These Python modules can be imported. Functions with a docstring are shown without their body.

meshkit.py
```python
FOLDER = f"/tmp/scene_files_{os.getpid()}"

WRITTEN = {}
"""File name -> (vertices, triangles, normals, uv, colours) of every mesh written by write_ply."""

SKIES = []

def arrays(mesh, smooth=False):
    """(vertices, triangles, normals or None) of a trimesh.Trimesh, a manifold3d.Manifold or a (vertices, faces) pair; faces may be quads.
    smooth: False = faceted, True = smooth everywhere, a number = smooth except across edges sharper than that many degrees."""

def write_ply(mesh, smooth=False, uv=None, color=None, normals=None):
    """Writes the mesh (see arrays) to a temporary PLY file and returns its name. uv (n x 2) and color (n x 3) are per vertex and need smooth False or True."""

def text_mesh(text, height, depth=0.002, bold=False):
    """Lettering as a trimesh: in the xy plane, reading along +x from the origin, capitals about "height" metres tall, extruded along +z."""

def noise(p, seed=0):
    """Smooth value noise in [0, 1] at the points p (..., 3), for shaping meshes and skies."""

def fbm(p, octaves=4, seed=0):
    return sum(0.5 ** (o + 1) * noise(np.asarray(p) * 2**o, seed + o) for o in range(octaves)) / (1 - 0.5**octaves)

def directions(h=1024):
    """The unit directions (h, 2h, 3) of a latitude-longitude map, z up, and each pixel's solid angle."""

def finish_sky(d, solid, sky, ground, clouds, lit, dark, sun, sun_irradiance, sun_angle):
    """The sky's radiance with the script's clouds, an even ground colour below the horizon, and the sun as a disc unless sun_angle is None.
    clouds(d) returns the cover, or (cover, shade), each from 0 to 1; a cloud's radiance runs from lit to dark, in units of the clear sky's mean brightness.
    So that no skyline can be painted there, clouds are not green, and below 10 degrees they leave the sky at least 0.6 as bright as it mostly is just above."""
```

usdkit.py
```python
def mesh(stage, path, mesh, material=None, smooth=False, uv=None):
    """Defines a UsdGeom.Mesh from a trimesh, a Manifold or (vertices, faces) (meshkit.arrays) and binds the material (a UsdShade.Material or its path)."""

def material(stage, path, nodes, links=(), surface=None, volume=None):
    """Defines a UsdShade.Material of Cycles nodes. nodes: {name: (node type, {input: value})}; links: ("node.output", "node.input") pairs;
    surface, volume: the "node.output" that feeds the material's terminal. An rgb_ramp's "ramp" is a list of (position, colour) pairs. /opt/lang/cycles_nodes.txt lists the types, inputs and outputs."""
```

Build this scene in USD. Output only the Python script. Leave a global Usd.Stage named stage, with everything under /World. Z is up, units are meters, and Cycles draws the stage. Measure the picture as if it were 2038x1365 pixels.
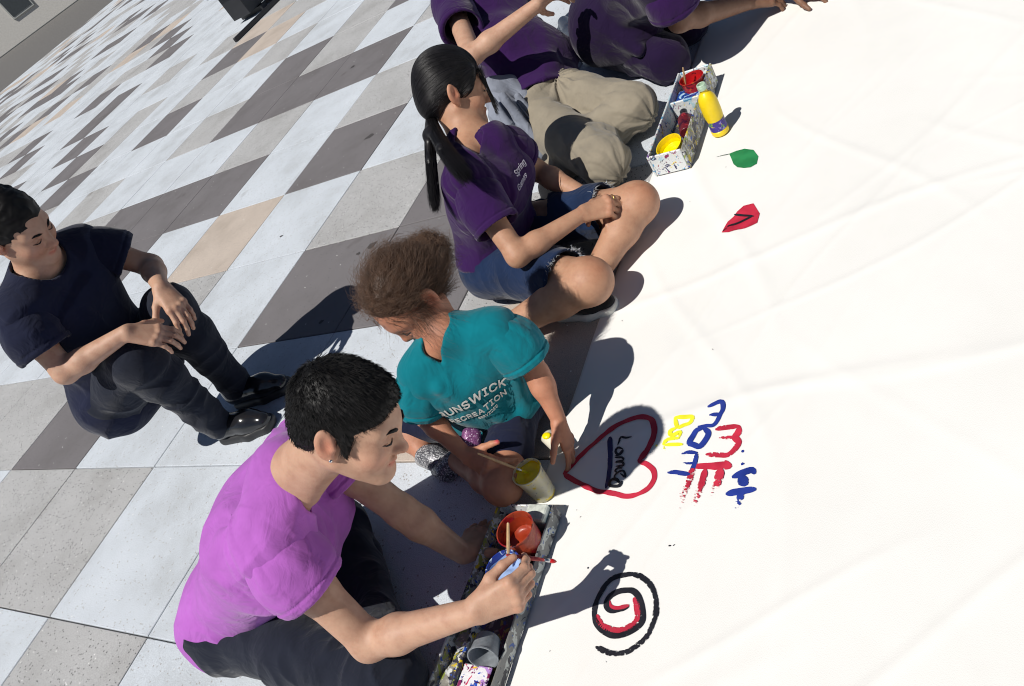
import math, random
import numpy as np
import trimesh, meshkit, usdkit
from scipy.sparse import coo_matrix
from scipy.sparse.csgraph import connected_components
from pxr import Gf, Sdf, Usd, UsdGeom, UsdLux, UsdShade, Vt

stage = Usd.Stage.CreateInMemory()
UsdGeom.SetStageUpAxis(stage, 'Z')
UsdGeom.SetStageMetersPerUnit(stage, 1.0)
UsdGeom.Xform.Define(stage, '/World')
stage.SetDefaultPrim(stage.GetPrimAtPath('/World'))
UsdGeom.Scope.Define(stage, '/World/Looks')

# ---------------------------------------------------------------- camera, sky, sun, exposure
CAM_RIGHT = np.array([0.8084017, 0.3244583, -0.4911348])
CAM_DOWN = np.array([-0.100343, -0.7461949, -0.6581219])
CAM_FWD = np.array([-0.5800154, 0.5813089, -0.5706681])
CAM_POS = np.array([2.94921, -2.21736, 1.40135])
FPX, CX, CY = 1605.0, 1019.0, 682.5           # focal length and centre, in photograph pixels
EXPOSURE = -0.15
SUN_DIR = np.array([0.15, 0.515, -0.844]); SUN_DIR /= np.linalg.norm(SUN_DIR)    # the way the light travels
SUN_INTENSITY, SKY_STRENGTH = 1.25, 0.05

cam = UsdGeom.Camera.Define(stage, '/World/camera')
m = Gf.Matrix4d(1.0)
for r, v in enumerate((CAM_RIGHT, -CAM_DOWN, -CAM_FWD, CAM_POS)):
    m.SetRow(r, Gf.Vec4d(*map(float, v), 1.0 if r == 3 else 0.0))
cam.AddTransformOp().Set(m)
cam.CreateHorizontalApertureAttr(36.0)
cam.CreateVerticalApertureAttr(36.0 * 686 / 1024)
cam.CreateFocalLengthAttr(36.0 * FPX / 2038)
cam.CreateClippingRangeAttr(Gf.Vec2f(0.05, 2000))
cam.CreateExposureAttr(EXPOSURE)

to_sun = -SUN_DIR
dome = UsdLux.DomeLight.Define(stage, '/World/sky')
dome.CreateIntensityAttr(1.0)
sky_mat = usdkit.material(stage, '/World/Looks/sky_look', {
    'sky': ('sky_texture', {'sky_type': 'single_scattering', 'sun_disc': False, 'sun_elevation': float(math.asin(to_sun[2])),
                            'sun_rotation': float(math.atan2(to_sun[0], to_sun[1])), 'air_density': 0.75, 'aerosol_density': 0.35}),
    'bg': ('background_shader', {'strength': SKY_STRENGTH})}, [('sky.color', 'bg.color')], surface='bg.background')
UsdShade.MaterialBindingAPI.Apply(dome.GetPrim()).Bind(sky_mat)
dome.GetPrim().SetCustomDataByKey('kind', 'structure')

sun = UsdLux.DistantLight.Define(stage, '/World/sun')
sun.CreateIntensityAttr(SUN_INTENSITY)
sun.CreateAngleAttr(0.5)
sun.CreateNormalizeAttr(True)
sun.CreateColorAttr(Gf.Vec3f(1.0, 0.965, 0.91))
z_ = to_sun
x_ = np.cross([0, 0, 1.0], z_); x_ /= np.linalg.norm(x_)
y_ = np.cross(z_, x_)
sm = Gf.Matrix4d(1.0)
for r, v in enumerate((x_, y_, z_, (0, 0, 6))):
    sm.SetRow(r, Gf.Vec4d(*map(float, v), 1.0 if r == 3 else 0.0))
sun.AddTransformOp().Set(sm)


def at(px, py, z=0.0):
    """The point at height z that the photograph shows at its pixel (px, py): how places were measured off the picture."""
    d = CAM_RIGHT * ((px - CX) / FPX) + CAM_DOWN * ((py - CY) / FPX) + CAM_FWD
    return CAM_POS + d * ((z - CAM_POS[2]) / d[2])


def V(*a):
    return np.array(a, float)


def unit(v):
    v = np.asarray(v, float)
    return v / np.linalg.norm(v)
# ---------------------------------------------------------------- prims of the stage
_used = {}


def path_of(name, parent=None):
    base = parent.GetPath().pathString if parent is not None else '/World'
    n = _used.get((base, name), 0)
    _used[(base, name)] = n + 1
    return f'{base}/{name}' if n == 0 else f'{base}/{name}_{n:03d}'


def tag(prim, label=None, cat=None, group=None, kind=None):
    for k, v in (('label', label), ('category', cat), ('group', group), ('kind', kind)):
        if v:
            prim.SetCustomDataByKey(k, v)
    return prim


def thing(name, label, cat, loc=(0, 0, 0), rotz=0.0, group=None):
    x = UsdGeom.Xform.Define(stage, path_of(name))
    x.AddTranslateOp().Set(Gf.Vec3d(*map(float, loc)))
    if rotz:
        x.AddRotateZOp().Set(float(rotz))
    return tag(x.GetPrim(), label, cat, group)


def obj(name, mesh, mat, parent=None, smooth=False, colors=None, floats=None, label=None, kind=None):
    """One Mesh prim. colors: {primvar: n x 3 per vertex}, floats: {primvar: n per vertex} (smooth False or True only)."""
    p = path_of(name, parent)
    m = usdkit.mesh(stage, p, mesh, mat, smooth=smooth)
    api = UsdGeom.PrimvarsAPI(m)
    for k, c in (colors or {}).items():
        api.CreatePrimvar(k, Sdf.ValueTypeNames.Color3fArray, 'vertex').Set(Vt.Vec3fArray.FromNumpy(np.asarray(c, np.float32)))
    for k, c in (floats or {}).items():
        api.CreatePrimvar(k, Sdf.ValueTypeNames.FloatArray, 'vertex').Set(Vt.FloatArray.FromNumpy(np.asarray(c, np.float32)))
    return tag(m.GetPrim(), label=label, kind=kind)


def curves(name, lines, widths, mat, parent, label=None):
    """Hair and threads: lines is a list of n x 3 arrays, widths a list of width arrays of the same lengths."""
    c = UsdGeom.BasisCurves.Define(stage, path_of(name, parent))
    c.CreateTypeAttr('linear')
    c.CreatePointsAttr(Vt.Vec3fArray.FromNumpy(np.vstack(lines).astype(np.float32)))
    c.CreateCurveVertexCountsAttr(Vt.IntArray.FromNumpy(np.array([len(x) for x in lines], np.int32)))
    c.CreateWidthsAttr(Vt.FloatArray.FromNumpy(np.concatenate(widths).astype(np.float32)))
    c.SetWidthsInterpolation('vertex')
    UsdShade.MaterialBindingAPI.Apply(c.GetPrim()).Bind(mat)
    return tag(c.GetPrim(), label=label)


# ---------------------------------------------------------------- modelling: smooth unions of round cones and ellipsoids, meshed with surface nets
class Clay:
    def __init__(self):
        self.ops = []

    def rc(self, a, b, ra, rb=None, k=0.02, op='u'):
        self.ops.append((op, k, 'rc', (np.asarray(a, float), np.asarray(b, float), ra, ra if rb is None else rb)))
        return self

    def sph(self, c, r, k=0.02, op='u'):
        self.ops.append((op, k, 'el', (np.asarray(c, float), np.array([r, r, r], float), np.eye(3))))
        return self

    def el(self, c, r, rot=None, k=0.02, op='u'):
        """rot: rows are the ellipsoid's axes."""
        self.ops.append((op, k, 'el', (np.asarray(c, float), np.asarray(r, float), np.eye(3) if rot is None else np.asarray(rot, float))))
        return self

    def chain(self, pts, rads, k=0.02, op='u'):
        for i in range(len(pts) - 1):
            self.rc(pts[i], pts[i + 1], rads[i], rads[i + 1], k, op)
        return self

    def shell(self, t):
        self.ops.append(('shell', 0, None, t))
        return self

    def cut(self, p, n, r, k=0.002, reach=None):
        """Takes away what lies beyond the plane (p, n): within r of p, or with reach within the round bar of radius r that leaves p along reach."""
        self.ops.append(('s', k, 'half', (np.asarray(p, float), unit(n), r, None if reach is None else unit(reach))))
        return self

    @staticmethod
    def dist(kind, a, P):
        if kind == 'rc':
            A, B, r1, r2 = a
            ba = B - A
            l2 = float(ba @ ba)
            rr = r1 - r2
            a2 = l2 - rr * rr
            pa = P - A.astype(P.dtype)
            if a2 <= 1e-9:
                c, r = (A, r1) if r1 > r2 else (B, r2)
                return np.linalg.norm(P - c.astype(P.dtype), axis=-1) - r
            il2 = 1.0 / l2
            y = pa @ ba.astype(P.dtype)
            z = y - l2
            q = pa * l2 - y[..., None] * ba.astype(P.dtype)
            x2 = np.einsum('...i,...i->...', q, q)
            y2, z2 = y * y * l2, z * z * l2
            kk = np.sign(rr) * rr * rr * x2
            return np.where(np.sign(z) * a2 * z2 > kk, np.sqrt(x2 + z2) * il2 - r2,
                            np.where(np.sign(y) * a2 * y2 < kk, np.sqrt(x2 + y2) * il2 - r1,
                                     (np.sqrt(np.maximum(x2 * a2 * il2, 0)) + y * rr) * il2 - r1))
        if kind == 'el':
            c, r, rot = a
            q = (P - c.astype(P.dtype)) @ rot.T.astype(P.dtype)
            if r[0] == r[1] == r[2]:
                return np.linalg.norm(q, axis=-1) - r[0]
            k0 = np.linalg.norm(q / r.astype(P.dtype), axis=-1)
            k1 = np.linalg.norm(q / (r * r).astype(P.dtype), axis=-1)
            return np.where(k1 > 1e-9, k0 * (k0 - 1.0) / np.maximum(k1, 1e-9), -r.min())
        if kind == 'half':
            p, n, r, ax = a
            q = P - p.astype(P.dtype)
            if ax is not None:
                s = q @ ax.astype(P.dtype)
                w = q - s[..., None] * ax.astype(P.dtype)
                return np.maximum(np.maximum(-(q @ n.astype(P.dtype)), np.sqrt(np.einsum('...i,...i->...', w, w)) - r), s - 0.16)
            return np.maximum(-(q @ n.astype(P.dtype)), np.linalg.norm(q, axis=-1) - r)

    def value(self, P, use=None):
        d = np.full(P.shape[:-1], 1e3, P.dtype)
        for i, (op, k, kind, a) in enumerate(self.ops):
            if op == 'shell':
                d = np.maximum(d, -(d + a))
                continue
            if use is not None and not use[i]:
                continue
            e = self.dist(kind, a, P)
            if op == 'u':
                h = np.maximum(k - np.abs(d - e), 0) / k
                d = np.minimum(d, e) - h * h * (k * 0.25)
            else:
                e = -e
                h = np.maximum(k - np.abs(d - e), 0) / k
                d = np.maximum(d, e) + h * h * (k * 0.25)
        return d

    def bounds(self):
        lo, hi = np.full(3, 1e9), np.full(3, -1e9)
        for op, k, kind, a in self.ops:
            if op != 'u':
                continue
            if kind == 'rc':
                for c, r in ((a[0], a[2]), (a[1], a[3])):
                    lo, hi = np.minimum(lo, c - r), np.maximum(hi, c + r)
            else:
                r = a[1].max()
                lo, hi = np.minimum(lo, a[0] - r), np.maximum(hi, a[0] + r)
        return lo - 0.02, hi + 0.02

    def mesh(self, res):
        B = 8
        lo, hi = self.bounds()
        nb = np.ceil((hi - lo) / (res * B)).astype(int)
        size = res * B
        hd = size * 0.5 * math.sqrt(3)
        gi = np.stack(np.meshgrid(*[np.arange(n) for n in nb], indexing='ij'), -1).reshape(-1, 3)
        cen = (lo + (gi + 0.5) * size).astype(np.float32)
        # each shape's distance at every block centre
        D = [None if o[0] == 'shell' else self.dist(o[2], o[3], cen) for o in self.ops]
        full = self.value(cen)
        un = np.full(len(cen), 1e3, np.float32)
        for o, e in zip(self.ops, D):
            if o[0] == 'u':
                un = np.minimum(un, e)
        keep = np.abs(full) < hd * 1.35 + 0.006
        gi, cen, un = gi[keep], cen[keep], un[keep]
        D = [None if e is None else e[keep] for e in D]
        nblk = len(gi)
        off = np.stack(np.meshgrid(*[np.arange(B + 1)] * 3, indexing='ij'), -1).reshape(-1, 3)
        val = np.full((nblk, len(off)), 1e3, np.float32)
        base = lo + gi * size
        for i, (op, k, kind, a) in enumerate(self.ops):
            if op == 'shell':
                val = np.maximum(val, -(val + a))
                continue
            if op == 'u':
                sel = np.nonzero(D[i] < un + k + 2.2 * hd)[0]
            else:
                sel = np.nonzero(D[i] < k + 3.0 * hd)[0]
            for s in range(0, len(sel), 1500):
                ss = sel[s:s + 1500]
                P = (base[ss][:, None] + off[None] * res).astype(np.float32)
                e = self.dist(kind, a, P).astype(np.float32)
                d = val[ss]
                if op == 'u':
                    h = np.maximum(k - np.abs(d - e), 0) / k
                    val[ss] = np.minimum(d, e) - h * h * (k * 0.25)
                else:
                    h = np.maximum(k - np.abs(d + e), 0) / k
                    val[ss] = np.maximum(d, -e) + h * h * (k * 0.25)
        val = val.reshape(nblk, B + 1, B + 1, B + 1)
        neg = val < 0
        cnt = np.zeros((nblk, B, B, B), np.int8)
        for dx in (0, 1):
            for dy in (0, 1):
                for dz in (0, 1):
                    cnt += neg[:, dx:dx + B, dy:dy + B, dz:dz + B]
        cb, ci, cj, ck = np.nonzero((cnt > 0) & (cnt < 8))
        G = np.stack([gi[cb, 0] * B + ci, gi[cb, 1] * B + cj, gi[cb, 2] * B + ck], 1)
        corner = [(x, y, z) for x in (0, 1) for y in (0, 1) for z in (0, 1)]
        cv = np.stack([val[cb, ci + x, cj + y, ck + z] for x, y, z in corner], 1).astype(np.float64)
        pos, num = np.zeros((len(G), 3)), np.zeros(len(G))
        for p in range(8):
            for ax in range(3):
                if corner[p][ax] == 0:
                    q = p + (4, 2, 1)[ax]
                    a, b = cv[:, p], cv[:, q]
                    x = (a < 0) != (b < 0)
                    t = np.where(x, a / np.where(x, a - b, 1), 0)
                    c = np.tile(np.array(corner[p], float), (len(G), 1))
                    c[:, ax] += t
                    pos += c * x[:, None]
                    num += x
        verts = lo + (G + pos / num[:, None]) * res
        N = nb * B + 2
        key = ((G[:, 0] + 1) * N[1] + G[:, 1] + 1) * N[2] + G[:, 2] + 1
        order = np.argsort(key)
        skey = key[order]
        step = (N[1] * N[2], N[2], 1)
        faces = []
        for ax in range(3):
            q = (4, 2, 1)[ax]
            a, b = cv[:, 0], cv[:, q]
            e = np.nonzero((a < 0) != (b < 0))[0]
            u, v = [(1, 2), (2, 0), (0, 1)][ax]
            ids, ok = [], np.ones(len(e), bool)
            for sh in (0, step[u], step[u] + step[v], step[v]):
                kk = key[e] - sh
                w = np.minimum(np.searchsorted(skey, kk), len(skey) - 1)
                ok &= skey[w] == kk
                ids.append(order[w])
            quad = np.stack(ids, 1)
            flip = a[e] < 0
            quad[~flip] = quad[~flip][:, ::-1]
            faces.append(quad[ok])
        f = np.vstack(faces)
        f = np.vstack([f[:, [0, 1, 2]], f[:, [0, 2, 3]]])
        # leave out stray crumbs
        n = len(verts)
        g = coo_matrix((np.ones(len(f) * 2), (np.concatenate([f[:, 0], f[:, 1]]), np.concatenate([f[:, 1], f[:, 2]]))), shape=(n, n))
        _, lab = connected_components(g, directed=False)
        size = np.bincount(lab)
        ok = size[lab] > max(60, .02 * size.max())
        if not ok.all():
            f = f[ok[f[:, 0]]]
            new = np.cumsum(ok) - 1
            verts, f = verts[ok], new[f]
        return verts, f

    def settle(self, P, n, steps=30, gap=0.001):
        """Moves points along the direction n until they lie just outside the surface."""
        P = np.array(P, float)
        for _ in range(steps):
            d = self.value(P)
            P += np.asarray(n, float) * (d - gap)[:, None] * 0.8
        return P


def sight(clay, px_, py_):
    """Where the line of sight through the photograph's pixel meets a shape."""
    d = unit(CAM_RIGHT * ((px_ - CX) / FPX) + CAM_DOWN * ((py_ - CY) / FPX) + CAM_FWD)
    p = CAM_POS + d * .6
    for _ in range(120):
        gap = float(clay.value(p[None])[0])
        if gap < 4e-4:
            break
        p = p + d * gap * .9
    return p


def normals(v, f):
    n = np.zeros_like(v)
    c = np.cross(v[f[:, 1]] - v[f[:, 0]], v[f[:, 2]] - v[f[:, 0]])
    for k in range(3):
        np.add.at(n, f[:, k], c)
    return n / np.maximum(np.linalg.norm(n, axis=1, keepdims=True), 1e-12)


def smooth_mesh(v, f, it=2, lam=0.5):
    i = np.concatenate([f[:, [0, 1]], f[:, [1, 2]], f[:, [2, 0]]])
    i = np.vstack([i, i[:, ::-1]])
    deg = np.bincount(i[:, 0], minlength=len(v)).astype(float)
    for k in range(it):
        s = np.stack([np.bincount(i[:, 0], v[i[:, 1], c], len(v)) for c in range(3)], 1) / np.maximum(deg, 1)[:, None]
        v = v + (lam if k % 2 == 0 else -lam * 1.02) * (s - v)
    return v


# ---------------------------------------------------------------- plain solids
def lathe(profile, n=32, closed=False):
    """profile: (r, z) pairs turned about z."""
    p = np.array(profile, float)
    a = np.arange(n) * 2 * np.pi / n
    v = np.stack([p[:, None, 0] * np.cos(a), p[:, None, 0] * np.sin(a), np.repeat(p[:, 1:2], n, 1)], -1).reshape(-1, 3)
    f = []
    for i in range(len(p) - 1):
        for j in range(n):
            q = (i * n + j, i * n + (j + 1) % n, (i + 1) * n + (j + 1) % n, (i + 1) * n + j)
            f += [(q[0], q[1], q[2]), (q[0], q[2], q[3])]
    return v, np.array(f)


def tube(pts, rads, sides=10):
    p = np.array(pts, float)
    r = np.broadcast_to(np.asarray(rads, float), (len(p),))
    t = np.gradient(p, axis=0)
    t /= np.linalg.norm(t, axis=1, keepdims=True)
    ref = V(0, 0, 1) if abs(t[0, 2]) < 0.9 else V(1, 0, 0)
    a = np.cross(t, ref); a /= np.linalg.norm(a, axis=1, keepdims=True)
    b = np.cross(t, a)
    ang = np.arange(sides) * 2 * np.pi / sides
    v = p[:, None] + r[:, None, None] * (np.cos(ang)[None, :, None] * a[:, None] + np.sin(ang)[None, :, None] * b[:, None])
    v = v.reshape(-1, 3)
    f = []
    for i in range(len(p) - 1):
        for j in range(sides):
            k = (j + 1) % sides
            f += [(i * sides + j, (i + 1) * sides + k, i * sides + k), (i * sides + j, (i + 1) * sides + j, (i + 1) * sides + k)]
    n = len(v)
    v = np.vstack([v, p[0], p[-1]])
    for j in range(sides):
        k = (j + 1) % sides
        f += [(n, j, k), (n + 1, (len(p) - 1) * sides + k, (len(p) - 1) * sides + j)]
    return v, np.array(f)


def join(*ms):
    vs, fs, n = [], [], 0
    for v, f in ms:
        vs.append(np.asarray(v, float)); fs.append(np.asarray(f) + n); n += len(v)
    return np.vstack(vs), np.vstack(fs)


def place(m, rot=None, loc=(0, 0, 0)):
    v, f = m
    v = np.asarray(v, float)
    return (v if rot is None else v @ np.asarray(rot, float)) + np.asarray(loc, float), f      # rows of rot: where x, y, z go


def slab(x0, x1, y0, y1, z0, z1, c=0.0015):
    """A block with chamfered edges."""
    lo, hi = V(x0, y0, z0), V(x1, y1, z1)
    pts = []
    for sx in (0, 1):
        for sy in (0, 1):
            for sz in (0, 1):
                b = np.where([sx, sy, sz], hi, lo)
                d = np.where([sx, sy, sz], -c, c)
                for ax in range(3):
                    p = b + d
                    p[ax] = b[ax]
                    pts.append(p)
    h = trimesh.convex.convex_hull(np.array(pts))
    return np.array(h.vertices), np.array(h.faces)


def frame_rows(F, U):
    """Rows right, forward, up from a forward and an up direction."""
    F = unit(F)
    U = unit(np.asarray(U, float) - F * (np.asarray(U, float) @ F))
    return np.array([np.cross(F, U), F, U])
# ---------------------------------------------------------------- materials
def look(name, nodes, links, surface, volume=None):
    return usdkit.material(stage, '/World/Looks/' + name, nodes, links, surface=surface, volume=volume)


def plain(name, color, rough=0.5, var=0.12, scale=12.0, bump=0.0, bump_scale=200.0, metallic=0.0, spec=0.5, sheen=0.0, extra=None):
    """A principled look whose colour wavers a little and whose relief is fine noise."""
    c = np.array(color, float)
    nodes = {'g': ('texture_coordinate', {}),
             'n': ('noise_texture', {'scale': scale, 'detail': 4.0, 'roughness': 0.6}),
             'r': ('rgb_ramp', {'ramp': [(0.3, tuple(c * (1 - var))), (0.7, tuple(np.minimum(c * (1 + var), 1)))]}),
             'p': ('principled_bsdf', {'roughness': rough, 'metallic': metallic, 'specular_ior_level': spec, 'sheen_weight': sheen, **(extra or {})})}
    links = [('g.object', 'n.vector'), ('n.fac', 'r.fac'), ('r.color', 'p.base_color')]
    if bump:
        nodes['bn'] = ('noise_texture', {'scale': bump_scale, 'detail': 3.0})
        nodes['b'] = ('bump', {'strength': bump, 'distance': 0.002})
        links += [('g.object', 'bn.vector'), ('bn.fac', 'b.height'), ('b.normal', 'p.normal')]
    return look(name, nodes, links, 'p.BSDF')


def cloth(name, color, var=0.16, weave=900.0, fold=26.0, sheen=0.15, rough=0.9, tint=(1, 1, 1)):
    """Knitted or woven cotton: fine weave, soft puckers, slightly worn colour."""
    c = np.array(color, float)
    return look(name, {
        'g': ('texture_coordinate', {}),
        'n': ('noise_texture', {'scale': 9.0, 'detail': 5.0, 'roughness': 0.65}),
        'r': ('rgb_ramp', {'ramp': [(0.25, tuple(c * (1 - var))), (0.75, tuple(c * (1 + var)))]}),
        'w': ('noise_texture', {'scale': weave, 'detail': 1.0}),
        'fo': ('noise_texture', {'scale': fold * .55, 'detail': 4.0, 'roughness': .45, 'distortion': 1.6}),
        'wb': ('bump', {'strength': 0.25, 'distance': 0.0006}),
        'fb': ('bump', {'strength': 0.55, 'distance': 0.012}),
        'p': ('principled_bsdf', {'roughness': rough, 'specular_ior_level': 0.15, 'sheen_weight': sheen, 'sheen_tint': tint})},
        [('g.object', 'n.vector'), ('g.object', 'w.vector'), ('g.object', 'fo.vector'), ('n.fac', 'r.fac'), ('r.color', 'p.base_color'),
         ('fo.fac', 'fb.height'), ('fb.normal', 'wb.normal'), ('w.fac', 'wb.height'), ('wb.normal', 'p.normal')], 'p.BSDF')


def skin(name, color, rough=0.55):
    """Skin: the body's own colouring comes from the mesh's tint (lips, cheeks, knuckles), freckled by noise."""
    c = np.array(color, float)
    return look(name, {
        'g': ('texture_coordinate', {}),
        't': ('attribute', {'attribute': 'tint'}),
        'n': ('noise_texture', {'scale': 35.0, 'detail': 5.0, 'roughness': 0.65}),
        'r': ('rgb_ramp', {'ramp': [(0.28, tuple(c * V(0.86, 0.79, 0.77))), (0.5, tuple(c)), (0.72, tuple(c * V(1.10, 1.14, 1.15)))]}),
        'm': ('mix_color', {'blend_type': 'multiply', 'fac': 1.0}),
        'pn': ('noise_texture', {'scale': 420.0, 'detail': 2.0}),
        'b': ('bump', {'strength': 0.4, 'distance': 0.001}),
        'p': ('principled_bsdf', {'roughness': rough, 'specular_ior_level': 0.4, 'subsurface_weight': 0.06, 'subsurface_scale': 0.006})},
        [('g.object', 'n.vector'), ('g.object', 'pn.vector'), ('n.fac', 'r.fac'), ('r.color', 'm.a'), ('t.color', 'm.b'), ('m.result', 'p.base_color'),
         ('pn.fac', 'b.height'), ('b.normal', 'p.normal')], 'p.BSDF')


def splattered(name, base, layers, rough=0.45, scale=1.0):
    """A surface caked with dried paint: layers are (colour, noise scale, threshold, seed)."""
    nodes = {'g': ('texture_coordinate', {}), 'c0': ('color', {'value': base})}
    links, last = [], 'c0.color'
    for i, (c, s, t, seed) in enumerate(layers):
        nodes[f'm{i}'] = ('mapping', {'location': (seed * 1.37, seed * 2.11, seed * 0.71)})
        nodes[f'n{i}'] = ('noise_texture', {'scale': s * scale, 'detail': 3.0, 'roughness': 0.55, 'distortion': 0.8})
        nodes[f'r{i}'] = ('rgb_ramp', {'ramp': [(t, (0, 0, 0)), (t + 0.012, (1, 1, 1))]})
        nodes[f'x{i}'] = ('mix_color', {'b': c})
        links += [('g.object', f'm{i}.vector'), (f'm{i}.vector', f'n{i}.vector'), (f'n{i}.fac', f'r{i}.fac'), (f'r{i}.color', f'x{i}.fac'), (last, f'x{i}.a')]
        last = f'x{i}.result'
    nodes['bn'] = ('noise_texture', {'scale': 70.0 * scale, 'detail': 4.0})
    nodes['b'] = ('bump', {'strength': 0.6, 'distance': 0.004})
    nodes['p'] = ('principled_bsdf', {'roughness': rough})
    links += [('g.object', 'bn.vector'), ('bn.fac', 'b.height'), ('b.normal', 'p.normal'), (last, 'p.base_color')]
    return look(name, nodes, links, 'p.BSDF')


def terrazzo(name, base, speck, amount, bright, rough=0.75):
    """A cast paving slab: sandy ground colour, dark and pale chips, slight soiling."""
    c = np.array(base, float)
    return look(name, {
        'g': ('geometry', {}),
                'n': ('noise_texture', {'scale': 2.3, 'detail': 6.0, 'roughness': 0.65}),
        'r': ('rgb_ramp', {'ramp': [(0.28, tuple(c * V(.76, .75, .73))), (0.5, tuple(c * .97)), (0.72, tuple(np.minimum(c * 1.08, 1)))]}),
        'f': ('noise_texture', {'scale': 330.0, 'detail': 3.0}),
        'fr': ('rgb_ramp', {'ramp': [(0.33, (0.78, 0.78, 0.78)), (0.62, (1.12, 1.12, 1.12))]}),
        'mf': ('mix_color', {'blend_type': 'multiply', 'fac': 1.0, 'use_clamp': False}),
        'v': ('voronoi_texture', {'scale': 110.0, 'randomness': 1.0}),
        'sep': ('separate_color', {}),
        'pick': ('math', {'math_type': 'less_than', 'value2': amount}),
        'near': ('math', {'math_type': 'less_than', 'value2': 0.30}),
        'both': ('math', {'math_type': 'multiply'}),
        'x': ('mix_color', {'b': speck}),
        'pick2': ('math', {'math_type': 'greater_than', 'value2': 1.0 - bright}),
        'both2': ('math', {'math_type': 'multiply'}),
        'y': ('mix_color', {'b': (0.80, 0.80, 0.78)}),
        'st': ('noise_texture', {'scale': 4.1, 'detail': 2.0, 'distortion': 0.4}),
        'sr': ('rgb_ramp', {'ramp': [(0.70, (1, 1, 1)), (0.78, (0.72, 0.70, 0.68))]}),
        'ms': ('mix_color', {'blend_type': 'multiply', 'fac': 1.0}),
        'b': ('bump', {'strength': 0.25, 'distance': 0.002}),
        'p': ('principled_bsdf', {'roughness': rough, 'specular_ior_level': 0.3})},
        [('g.position', 'n.vector'), ('g.position', 'f.vector'), ('g.position', 'v.vector'), ('g.position', 'st.vector'), ('n.fac', 'r.fac'), ('r.color', 'mf.a'),
         ('f.fac', 'fr.fac'), ('fr.color', 'mf.b'), ('v.color', 'sep.color'), ('sep.r', 'pick.value1'), ('v.distance', 'near.value1'), ('pick.value', 'both.value1'), ('near.value', 'both.value2'),
         ('mf.result', 'x.a'), ('both.value', 'x.fac'), ('sep.r', 'pick2.value1'), ('pick2.value', 'both2.value1'), ('near.value', 'both2.value2'),
         ('x.result', 'y.a'), ('both2.value', 'y.fac'), ('y.result', 'ms.a'), ('st.fac', 'sr.fac'), ('sr.color', 'ms.b'), ('ms.result', 'p.base_color'),
         ('f.fac', 'b.height'), ('b.normal', 'p.normal')], 'p.BSDF')


def hair_look(name, color, rough=0.32, spec=0.5):
    c = np.array(color, float)
    return look(name, {
        'h': ('hair_info', {}),
        'g': ('texture_coordinate', {}),
        'n': ('noise_texture', {'scale': 60.0, 'detail': 2.0}),
        'r': ('rgb_ramp', {'ramp': [(0.2, tuple(c * 0.6)), (0.8, tuple(c * 1.5))]}),
        'p': ('principled_bsdf', {'roughness': rough, 'specular_ior_level': spec})},
        [('g.object', 'n.vector'), ('n.fac', 'r.fac'), ('r.color', 'p.base_color')], 'p.BSDF')


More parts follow.
